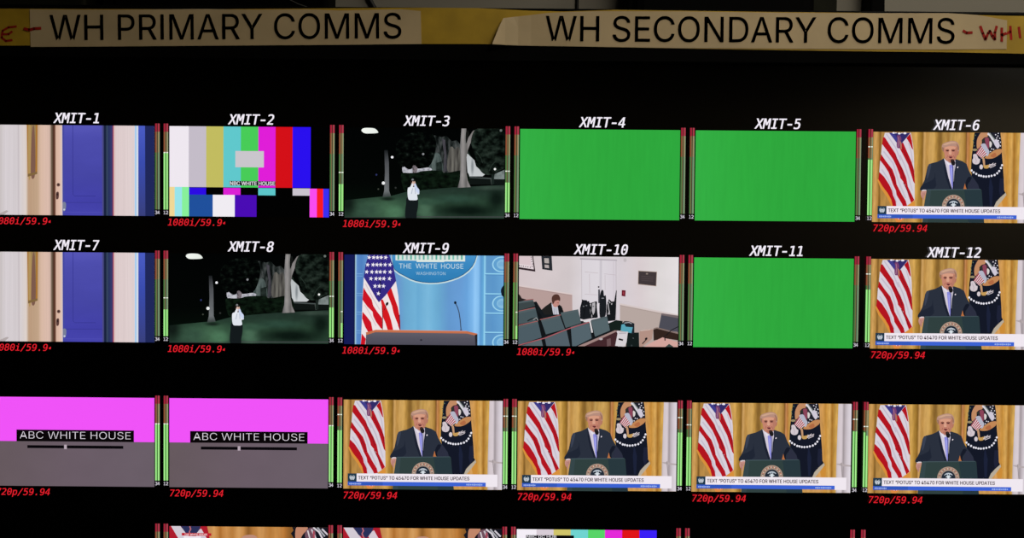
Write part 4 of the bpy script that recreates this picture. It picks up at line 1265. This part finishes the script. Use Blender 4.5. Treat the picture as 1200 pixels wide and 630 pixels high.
a.poly(Q, [248, 305, 252, 345, 268, 355, 286, 345, 292, 315, 285, 300], 'c08a80', True)
a.poly(Q, [245, 318, 246, 292, 262, 277, 284, 278, 296, 298, 294, 318, 284, 312, 264, 318, 254, 335], '53362f', True)
a.line(Q, [276, 328, 290, 330], 3, '8a4a44')
a.poly(Q, [280, 345, 300, 345, 318, 395, 312, 450, 300, 470, 290, 400], '141618')
a.done()
SEAT, SEAT2, WOOD, DARK = '44545a', '525f63', 'a0605f', '121518'


def seat(poly, top, col=SEAT, side=None):
    a = Art(TA, 'seat')
    if side:
        a.poly(Q, side, DARK)
    a.poly(Q, poly, col)
    x = pairs(poly)
    a.line(Q, [*x[0], *x[1]], 13, SEAT2)
    if top:
        a.line(Q, top, 5, WOOD)
    a.done()


a = Art(TA, 'seat_row')
a.poly(Q, [38, 340, 150, 320, 200, 400, 300, 400, 330, 440, 480, 440, 520, 470, 600, 470, 640, 505, 520, 605, 38, 605], '171b1e')
a.done()
seat([38, 325, 130, 312, 142, 348, 38, 376], [38, 316, 132, 306], '3c4648', [100, 310, 150, 330, 160, 370, 38, 380])
a = Art(TA, 'person')
a.poly(Q, [38, 270, 52, 285, 60, 300, 90, 308, 60, 318, 38, 322], '26201f')
a.done()
seat([38, 388, 145, 364, 160, 425, 150, 440, 38, 460], [38, 380, 140, 358], '48575c', [140, 360, 178, 400, 200, 470, 160, 450])
a = Art(TA, 'microphone')
a.line(Q, [95, 440, 118, 428, 140, 422, 158, 440], 8, '1c2022')
a.line(Q, [130, 432, 150, 420, 160, 436], 3, 'c4c4c4')
a.done()
seat([300, 395, 408, 374, 425, 452, 330, 482], None, '4c5c60', [296, 395, 312, 398, 336, 480, 312, 488])
seat([180, 440, 296, 412, 325, 490, 208, 522], [172, 432, 300, 402], '4c5c62', [164, 430, 184, 440, 212, 525, 180, 530])
seat([38, 478, 160, 446, 182, 540, 60, 580, 38, 585], [38, 467, 158, 440], '4c5c64', [160, 440, 180, 470, 200, 530, 182, 548])
seat([486, 440, 585, 416, 602, 498, 510, 536], None, '55656a', [478, 438, 490, 442, 514, 540, 498, 545])
a = Art(TA, 'paper')
a.poly(Q, [438, 434, 482, 434, 498, 510, 488, 512, 476, 450, 440, 446], 'd8d4d6')
a.done()
seat([362, 482, 472, 450, 490, 545, 385, 598, 370, 600], None, '54646c', [340, 488, 364, 480, 390, 600, 362, 602])
seat([202, 548, 335, 496, 358, 600, 214, 602], None, '525f68', [185, 550, 205, 545, 222, 602, 195, 602])
seat([50, 602, 60, 590, 180, 552, 192, 602], None, '5a666c')
a = Art(TA, 'seat_rail')
a.line(Q, [36, 590, 200, 545, 345, 488, 475, 446], 6, 'a85a62')
a.done()
a = Art(TA, 'desk')
a.poly(Q, [390, 605, 520, 555, 640, 500, 650, 520, 650, 605], '44282c')
a.poly(Q, [386, 602, 520, 545, 640, 494, 648, 502, 530, 556, 420, 606], 'a08480')
a.poly(Q, [582, 552, 606, 545, 608, 590, 584, 596], '6a5052')
a.blob(Q, 546, 550, 12, 7, 'b4aaac')
a.done()
a = Art(TA, 'equipment_case')
a.poly(Q, [590, 455, 640, 434, 680, 440, 676, 495, 660, 500, 610, 495], '15201c')
a.poly(Q, [705, 512, 780, 510, 782, 602, 700, 602], '141d1c')
a.blob(Q, 745, 545, 4, 3, '5a6064')
a.blob(Q, 735, 590, 6, 5, '343c3e')
a.done()
a = Art(TA, 'cooler_bag')
a.poly(Q, [676, 455, 690, 440, 720, 442, 752, 455, 752, 515, 740, 520, 676, 490], '1f262c')
a.poly(Q, [672, 462, 690, 458, 700, 475, 742, 478, 734, 514, 668, 500], '58a2b4')
a.line(Q, [690, 452, 720, 448, 735, 456], 5, 'a8aab0')
a.done()
a = Art(TA, 'white_box')
a.poly(Q, [650, 508, 712, 505, 704, 570, 692, 598, 634, 592], 'd6d0d4')
a.poly(Q, [656, 545, 684, 552, 680, 562, 654, 555], '2a2426')
a.poly(Q, [656, 512, 704, 510, 702, 518, 656, 520], 'b8b0b6')
a.done()
a = Art(TA, 'wooden_box')
a.poly(Q, [784, 502, 830, 490, 868, 492, 860, 550, 790, 605, 782, 605], 'b29084')
a.line(Q, [790, 500, 850, 492], 4, 'd0bcb4')
a.done()
a = Art(TA, 'armchair')
a.poly(Q, [918, 396, 1030, 412, 1030, 510, 900, 488], '4c4c56')
a.poly(Q, [918, 392, 935, 394, 1030, 408, 1030, 424, 920, 404], '75686a')
a.poly(Q, [868, 492, 885, 480, 1030, 516, 1030, 560, 935, 545, 870, 560], '33241e')
a.line(Q, [870, 488, 890, 482, 1030, 518], 8, '84706a')
a.done()
a = Art(TA, 'lectern')
a.poly(Q, [800, 605, 850, 575, 925, 540, 1030, 572, 1030, 605], 'd2a49c')
a.poly(Q, [940, 600, 965, 580, 990, 596, 985, 606, 940, 606], '3a4644')
a.line(Q, [800, 580, 830, 548], 6, '1c1a1c')
a.blob(Q, 824, 548, 9, 6, '161416', -0.7)
a.line(Q, [940, 560, 938, 525], 7, '2a2022')
a.line(Q, [945, 530, 980, 495, 1030, 470], 5, '17181c')
a.done()
title(TA, 'XMIT-10')
fmt(TA, '1080i/59.9')
meter(TA, 'L', None, 82, 66, green=1)
meter(TA, 'R')

# ------------------------------------------------------------------ pictures: magenta and grey test card
AB = Tile(2, 2, ramp('test_card_grey', 0, [(0, '66595e'), (0.5, '6a5c66'), (1, '6a5e68')], (4, 3, 0.04, 2)), 'magenta and grey test card, second from left in the third row')
Y_ = AB.view(200, 500, 6.0)
a = Art(AB, 'magenta_field')
a.rect(0, 0, 1, 0.497, 'f053f8')
a.done()
a = Art(AB, 'caption_text')
v0, v1 = (505.5 - 467.4) / 103.6, (519.0 - 467.4) / 103.6
a.rect(0.131, v0, 0.871, v1, '0a0608')
a.text('ABC WHITE HOUSE', 0.152 * TW, -((516.0 - 467.5) / 103.6) * TH, 8.6 * PXM, 'e6dee8', face='sans', width=0.698 * TW, weight=-4.5)
a.done()
a = Art(AB, 'position_bar')
v0, v1 = (523.6 - 467.5) / 103.6, (527.0 - 467.5) / 103.6
a.rect(0.199, v0, 0.804, v1, '08060a')
a.rect(0.431, v0 - .008, 0.448, v1 + .008, 'b8a8b4')
a.done()
AB1 = copy_tile(AB, 1, 2, 'magenta and grey test card, leftmost in the third row')
for t in (AB, AB1):
    fmt(t, '720p/59.94')
meter(AB1, 'R', 30.5, 30.5, 30.5)
meter(AB, 'L', 30.5, 30.5, 30.5)
meter(AB, 'R', 30.9, 30.9, 30.9)

# ------------------------------------------------------------------ bottom row, of which the photo shows the top edge
def closeup(c, label, tag_):
    k = 5.714
    ox = (190, 390)[c - 3 if c > 2 else 0] if False else {2: 190, 3: 390}[c]
    st = [(0.0, 'b02030'), (0.22, 'b07840'), (0.25, 'c88c54'), (0.28, 'd49c5c'), (0.32, 'b07030'), (0.36, 'cc9050'), (0.40, 'b87c3c'), (0.44, 'd29c5e'), (0.47, 'bc8244'), (0.5, '8e5c28'), (0.53, 'b87c3c'), (0.58, 'cc9456'), (0.63, 'b67a3a'), (0.68, 'c48a4a'), (0.73, 'b47434'), (0.76, '8a5a28'), (1, '8a5a28')]
    t = Tile(c, 3, ramp('warm_curtain', 0, st, (40, 4, 0.12, 3)), label)
    V = t.view({2: 190, 3: 392.4}[c], {2: 600, 3: 602.0}[c], k)
    a = Art(t, 'american_flag')
    a.poly(V, [45, 85, 300, 85, 325, 200, 330, 700, 45, 700], 'ac1c2c')
    a.poly(V, [58, 88, 120, 88, 190, 175, 260, 300, 260, 460, 160, 260], 'd2cad4')
    a.poly(V, [245, 118, 262, 108, 300, 175, 320, 320, 280, 260, 225, 150], 'd4c8d2')
    a.poly(V, [122, 88, 262, 88, 248, 118, 215, 160, 160, 140], '2a3058')
    a.line(V, [185, 92, 192, 112, 182, 130, 200, 170], 9, 'b86a74')
    a.done()
    a = Art(t, 'person')
    a.poly(V, [500, 330, 525, 250, 530, 190, 545, 160, 585, 150, 625, 160, 642, 195, 645, 250, 670, 330, 760, 380, 800, 560, 800, 700, 380, 700, 380, 560, 410, 380], '272c3c')
    a.poly(V, [528, 190, 545, 158, 585, 150, 625, 158, 642, 195, 636, 260, 610, 310, 560, 310, 534, 260], 'c48a74', True)
    a.poly(V, [524, 210, 530, 172, 550, 156, 590, 149, 628, 158, 646, 190, 642, 215, 600, 185, 550, 185], 'bc8c78', True)
    a.done()
    a = Art(t, 'seal_flag')
    a.poly(V, [868, 88, 1120, 88, 1120, 700, 900, 700, 866, 400, 880, 170, 862, 140, 880, 120], '141620')
    a.poly(V, [905, 95, 960, 88, 975, 110, 940, 150, 920, 190, 895, 180, 892, 130], 'c0866a', True)
    a.poly(V, [960, 130, 985, 105, 1020, 110, 1030, 180, 990, 200, 960, 170], '70505e', True)
    for q, h in (((1012, 100, 1050, 130, 1080, 185), 'd8d2da'), ((1040, 100, 1090, 160), 'a8a8b0'), ((1000, 112, 1030, 175), 'c8c0c8'), ((1070, 110, 1110, 150), 'cfc8d2')):
        a.line(V, q, 11, h)
    a.line(V, [975, 120, 990, 175], 9, 'd4ccd0')
    a.line(V, [1015, 125, 1018, 190], 12, 'a84858')
    a.done()
    if tag_:
        a = Art(t, 'caption_text')
        a.poly(V, [132, 136, 330, 139, 330, 157, 132, 154], 'c01c2c')
        a.poly(V, [146, 157, 260, 159, 260, 176, 146, 174], 'f0e8ee')
        f0 = V(150, 152.5)
        a.text('THE WHITE HOUSE', *f0, 12 / k * PXM, 'f0dce0', face='sans', width=155 / k * PXM, bold=6)
        a.done()
    meter(t, 'L')
    meter(t, 'R')
    return t


closeup(2, 'picture of a speech close up with a red caption, second in the bottom row', True)
closeup(3, 'picture of a speech close up without caption, third in the bottom row', False)
t = Tile(4, 3, '020202', 'picture of colour bars, fourth in the bottom row')
V = t.view(590, 600, 5.714)
uu = lambda x: (590 + x / 5.714 - 605.4) / 186.5
X = [88, 220, 335, 450, 567, 680, 796, 912, 1028]
bars(t, [(max(0, uu(X[i])), uu(X[i + 1]), h) for i, h in enumerate(('f4eef6', 'd8ccd6', 'd0c46a', '70d4d0', '58d468', 'e42ad8', 'e01418', '3a20f6'))], 0, 0.66)
a = Art(t, 'caption_text')
a.rect(uu(150), 0.066, uu(472), 0.2, '08080a')
f0 = V(156, 170)
a.text('NBC DC HUB', *f0, 3.2 * PXM, 'd8d6da', face='sans', width=200 / 5.714 * PXM, bold=4)
a.done()
meter(t, 'L')
meter(t, 'R')
for c, s in ((1, 'dark empty picture, leftmost in the bottom row'), (5, 'dark empty picture, fifth in the bottom row'), (6, 'dark empty picture, rightmost in the bottom row')):
    t = Tile(c, 3, glass, s)
    if c > 1:
        meter(t, 'L')
    if c < 6:
        meter(t, 'R')

# ------------------------------------------------------------------ paper strips and tape along the top of the bezel
PD = 0.0122                                     # front of the bezel
TOP_Y = sy1 + 0.0715


def strip(name, outline, d, thick, mt, parent=None, warp=0.0, seed=0, curl=0.0):
    """a thin sheet with the outline (photo pixels) stuck on the bezel, slightly uneven"""
    rnd = random.Random(seed)
    pts = [px(x, y, d) for x, y in outline]
    bm = bmesh.new()
    c = [sum(p[i] for p in pts) / len(pts) for i in (0, 1)]
    f = bm.faces.new([bm.verts.new((p[0], -d, p[1])) for p in pts])
    xs = [p[0] for p in pts]
    lo, hi = min(xs), max(xs)
    for i in range(1, 40):
        x = lo + (hi - lo) * i / 40
        bmesh.ops.bisect_plane(bm, geom=bm.verts[:] + bm.edges[:] + bm.faces[:], plane_co=(x, 0, 0), plane_no=(1, 0, 0))
    zs = [p[1] for p in pts]
    for q in (0.2, 0.5, 0.8):
        bmesh.ops.bisect_plane(bm, geom=bm.verts[:] + bm.edges[:] + bm.faces[:], plane_co=(0, 0, min(zs) + (max(zs) - min(zs)) * q), plane_no=(0, 0, 1))
    ph = [rnd.uniform(0, 6.28) for _ in range(6)]
    for v in bm.verts:
        h = (v.co.z - min(zs)) / (max(zs) - min(zs))
        w = 0.5 + 0.25 * math.sin(v.co.x * 26 + ph[0]) + 0.25 * math.sin(v.co.x * 61 + ph[1] + 3 * h)
        v.co.y -= warp * w * (0.15 + 0.85 * h * h)
        v.co.y -= curl * max(0.0, 1 - (v.co.x - lo) / 0.05) ** 2
    r = bmesh.ops.extrude_face_region(bm, geom=bm.faces[:])
    for g in r['geom']:
        if isinstance(g, bmesh.types.BMVert):
            g.co.y -= thick
    for v in bm.verts:
        v.co.z += Z0
    me = mesh_of(bm, name)
    if parent:
        for v in me.vertices:
            v.co = v.co - parent.location
    o = link(name, me, [mt], parent)
    return o


def ink(name, parent, tris, mt, d):
    me = bpy.data.meshes.new(name)
    vs, fs = [], []
    for t in tris:
        ar = sum(t[i - 1][0] * t[i][1] - t[i][0] * t[i - 1][1] for i in range(len(t)))
        if abs(ar) < 1e-12:
            continue
        b = len(vs)
        vs += [Vector((x, -d, y + Z0)) - parent.location for x, y in t]
        ix = list(range(b, b + len(t)))
        fs.append(ix if ar > 0 else ix[::-1])
    me.from_pydata(vs, [], fs)
    return link(name, me, [mt], parent)


def line_of_text(body, x0, y0, x1, y1, cap, d):
    """sans lettering with its baseline from x0, y0 to x1, y1 in the photo"""
    a, b = px(x0, y0, d), px(x1, y1, d)
    L = math.hypot(b[0] - a[0], b[1] - a[1])
    cx, sx_ = (b[0] - a[0]) / L, (b[1] - a[1]) / L
    return [[(a[0] + p[0] * cx - p[1] * sx_, a[1] + p[0] * sx_ + p[1] * cx) for p in t]
            for t in text_polys(body, 'sans', cap=cap * PXM * (1.883 - d) / 1.883, width=L, bold=0.4)]


def strokes(pts_list, w, d):
    o = []
    for pts in pts_list:
        P = [px(x, y, d) for x, y in pairs(pts)]
        h = w * PXM / 2
        for a, b in zip(P, P[1:]):
            L = math.hypot(b[0] - a[0], b[1] - a[1]) or 1
            nx, ny = -(b[1] - a[1]) / L * h, (b[0] - a[0]) / L * h
            ex, ey = (b[0] - a[0]) / L * h * .5, (b[1] - a[1]) / L * h * .5
            o.append([(a[0] + nx - ex, a[1] + ny - ey), (b[0] + nx + ex, b[1] + ny + ey), (b[0] - nx + ex, b[1] - ny + ey), (a[0] - nx - ex, a[1] - ny - ey)])
    return o


paper = surf('label_paper', PAPER, 0.5, 0.4, (14, 0.10), 0.2)
tape_y = surf('yellow_tape', YELLOW, 0.45, 0.4, (20, 0.18), 0.15)
black_ink = surf('black_ink', '0c0a0a', 0.6, 0.2)
red_ink = surf('red_marker', 'a82018', 0.6, 0.2, (60, 0.2))

tape = strip('yellow_tape', pairs([-20, 10, 100, 10.5, 230, 11, 420, 9.5, 500, 9, 560, 9.5, 620, 12.5, 660, 13.5, 720, 11.5, 800, 12.5, 900, 14, 1000, 15, 1120, 17, 1180, 18.5, 1225, 19,
                                   1225, 63.5, 1180, 62.5, 1100, 61, 1000, 60, 900, 58.5, 800, 57, 700, 55, 560, 51.5, 494, 51.5, 300, 52, 100, 53, -20, 53.5]), PD, 0.0003, tape_y, None, 0.0, 1)
tag(tape, 'yellow tape running along the whole top edge of the black display', 'tape')
left = strip('paper_label', pairs([35, 11, 130, 11.5, 240, 10.5, 300, 11.5, 360, 11, 400, 12.5, 440, 11.5, 470, 11, 493, 13, 494, 51.5, 400, 52.5, 250, 53.5, 120, 54.5, 36, 55]), PD + 0.0006, 0.0004, paper, None, 0.0005, 3)
tag(left, 'long pale paper strip printed WH PRIMARY COMMS', 'label')
ink('lettering', left, line_of_text('WH PRIMARY COMMS', 58.5, 47, 470.5, 44.7, 29.3, PD + 0.0017), black_ink, PD + 0.0017)
w = ink('handwriting', left, strokes([[28.5, 33.5, 34, 35, 40, 33.5, 47.5, 33]], 3.2, PD + 0.0017), red_ink, PD + 0.0017)
w['label'] = 'short red marker dash'
w = ink('handwriting', tape, strokes([[19, 31, 10, 32, 3, 36, 2, 44, 7, 48, 14, 47], [4, 40, 10, 40, 14, 37]], 2.6, PD + 0.0006), red_ink, PD + 0.0006)
w['label'] = 'red marker letter'
right = strip('paper_label', pairs([577, 53, 580, 45, 586, 30, 590, 22, 603, 20, 640, 15.5, 668, 14, 700, 13.2, 800, 13.5, 900, 14.8, 1000, 15.5, 1060, 15.5, 1110, 15.5, 1145, 17.5, 1165, 21, 1180, 24, 1179.5, 57.5, 1100, 58, 1000, 57.5, 800, 56.5, 680, 54.5]), PD + 0.0006, 0.0004, paper, None, 0.0006, 8, 0.012)
tag(right, 'long pale paper strip printed WH SECONDARY COMMS', 'label')
ink('lettering', right, line_of_text('WH SECONDARY COMMS', 639.5, 48, 1118.5, 50.8, 29.3, PD + 0.0018), black_ink, PD + 0.0018)
w = ink('handwriting', right, strokes([[1129, 36, 1133, 38.5, 1139, 38], [1149, 31, 1152, 39, 1155, 46, 1158, 39, 1160, 36, 1163, 42, 1166, 46, 1166, 38, 1168, 31], [1174, 33, 1174, 48], [1174, 41, 1179, 39]], 3.0, PD + 0.0018), red_ink, PD + 0.0018)
w['label'] = 'red marker writing'
w = ink('handwriting', tape, strokes([[1180, 39, 1184, 37], [1184, 31, 1185, 46], [1194, 32, 1195.5, 44]], 3.0, PD + 0.0006), red_ink, PD + 0.0006)
w['label'] = 'red marker strokes'


# ------------------------------------------------------------------ what shows above the display: boxes, a post and cables on the wall behind
def back(x, y, yw):
    """display right, up of the photo pixel at world depth yw behind the glass"""
    return px(x, y, -yw)


def wall_box(name, x0, x1, ybot, yw, depth, h, mt, label, cat, bevel=0.006):
    a, b = back(x0, ybot, yw), back(x1, ybot, yw)
    bm = bmesh.new()
    box(bm, (0, 0, 0), (b[0] - a[0], 0.40 - yw, h), bevel, 3)
    me = mesh_of(bm, name)
    o = link(name, me, [mt])
    o.location = (a[0], yw, Z0 + a[1])
    return o


black_metal = surf('black_metal', '020202', 0.7, 0.05, (80, 0.2))
dark_olive = surf('dark_olive_plastic', '17180f', 0.7, 0.1, (30, 0.3))
cable_mat = surf('black_cable', '0c0c0c', 0.5, 0.3)


def case(px0, px1, label, mt, round_=0.006):
    yw = 0.30
    o = wall_box('housing', px0, px1, 26, yw, 0.1, 0.16, mt, label, 'case', round_)
    e = empty('equipment_case', o.location)
    o.parent = e
    o.location = (0, 0, 0)
    w = max(v.co.x for v in o.data.vertices)
    bm = bmesh.new()
    for i in range(6):
        box(bm, (w * .12, -0.002, 0.05 + i * 0.014), (w * .88, 0.001, 0.056 + i * 0.014), 0.0008, 1)
    link('vent_grille', mesh_of(bm, 'vent_grille'), [dark_olive], e)
    tag(e, label, 'case')
    return e


case(-60, 100, 'dark olive equipment case on the wall above the far left end of the display', dark_olive)
case(131, 384, 'black equipment case on the wall above the words PRIMARY COMMS', black_metal)
olive = case(740, 957, 'black round cornered equipment case on the wall above the word SECONDARY', black_metal, 0.02)
a_, b_ = back(948, 26, 0.31), back(981, 26, 0.31)
bm = bmesh.new()
box(bm, (a_[0] - olive.location.x, 0.01, a_[1] + Z0 - olive.location.z), (b_[0] - olive.location.x, 0.10, 0.15), 0.004)
link('side_panel', mesh_of(bm, 'side_panel'), [dark_olive], olive)


def post(x0, x1, label):
    a, b = back(x0, 24, 0.34), back(x1, 24, 0.34)
    e = empty('wall_post', (a[0], 0.34, Z0 + a[1] - 0.4))
    bm = bmesh.new()
    box(bm, (0, 0, 0), (b[0] - a[0], 0.06, 0.9), 0.003)
    link('rail', mesh_of(bm, 'rail'), [black_metal], e)
    bm = bmesh.new()
    for z in (0.1, 0.3, 0.6, 0.8):
        tube(bm, [((b[0] - a[0]) / 2, 0.001, z), ((b[0] - a[0]) / 2, -0.003, z)], 0.004)
    link('screw', mesh_of(bm, 'screw'), [cable_mat], e)
    tag(e, label, 'post')


post(1020, 1037, 'narrow black post on the grey wall above the word COMMS of the right strip')


def cable(pts, r, label, mt):
    P = []
    for x, y in pairs(pts):
        q = back(x, y, 0.39)
        P.append(Vector((q[0], 0.40 - r, Z0 + q[1])))
    bm = bmesh.new()
    tube(bm, P, r)
    o = link('cable', mesh_of(bm, 'cable', True), [mt])
    tag(o, label, 'cable')


cable([424, -60, 428, -20, 431, -4, 436, 5, 440, 12, 446, 30, 452, 60], 0.0042, 'thick bent black cable on the grey wall above the left strip', cable_mat)
cable([678, -60, 677, -10, 676, 30, 676, 60], 0.0026, 'thin straight black cable hanging down the grey wall above the right strip', cable_mat)


def front_wire(pts, yw, r, label, mt):
    bm = bmesh.new()
    P = []
    for x, y in pairs(pts):
        q = back(x, y, yw)
        P.append(Vector((q[0], yw - r, Z0 + q[1])))
    tube(bm, P, r, 8)
    o = link('cable', mesh_of(bm, 'cable', True), [mt])
    tag(o, label, 'cable')


front_wire([325, -14, 340, 0, 350, 5, 362, 9, 374, 18, 380, 26], 0.30, 0.0008, 'thin grey wire slanting down the front of the black case above PRIMARY COMMS', surf('grey_wire', '4a4a46', 0.5, 0.3))
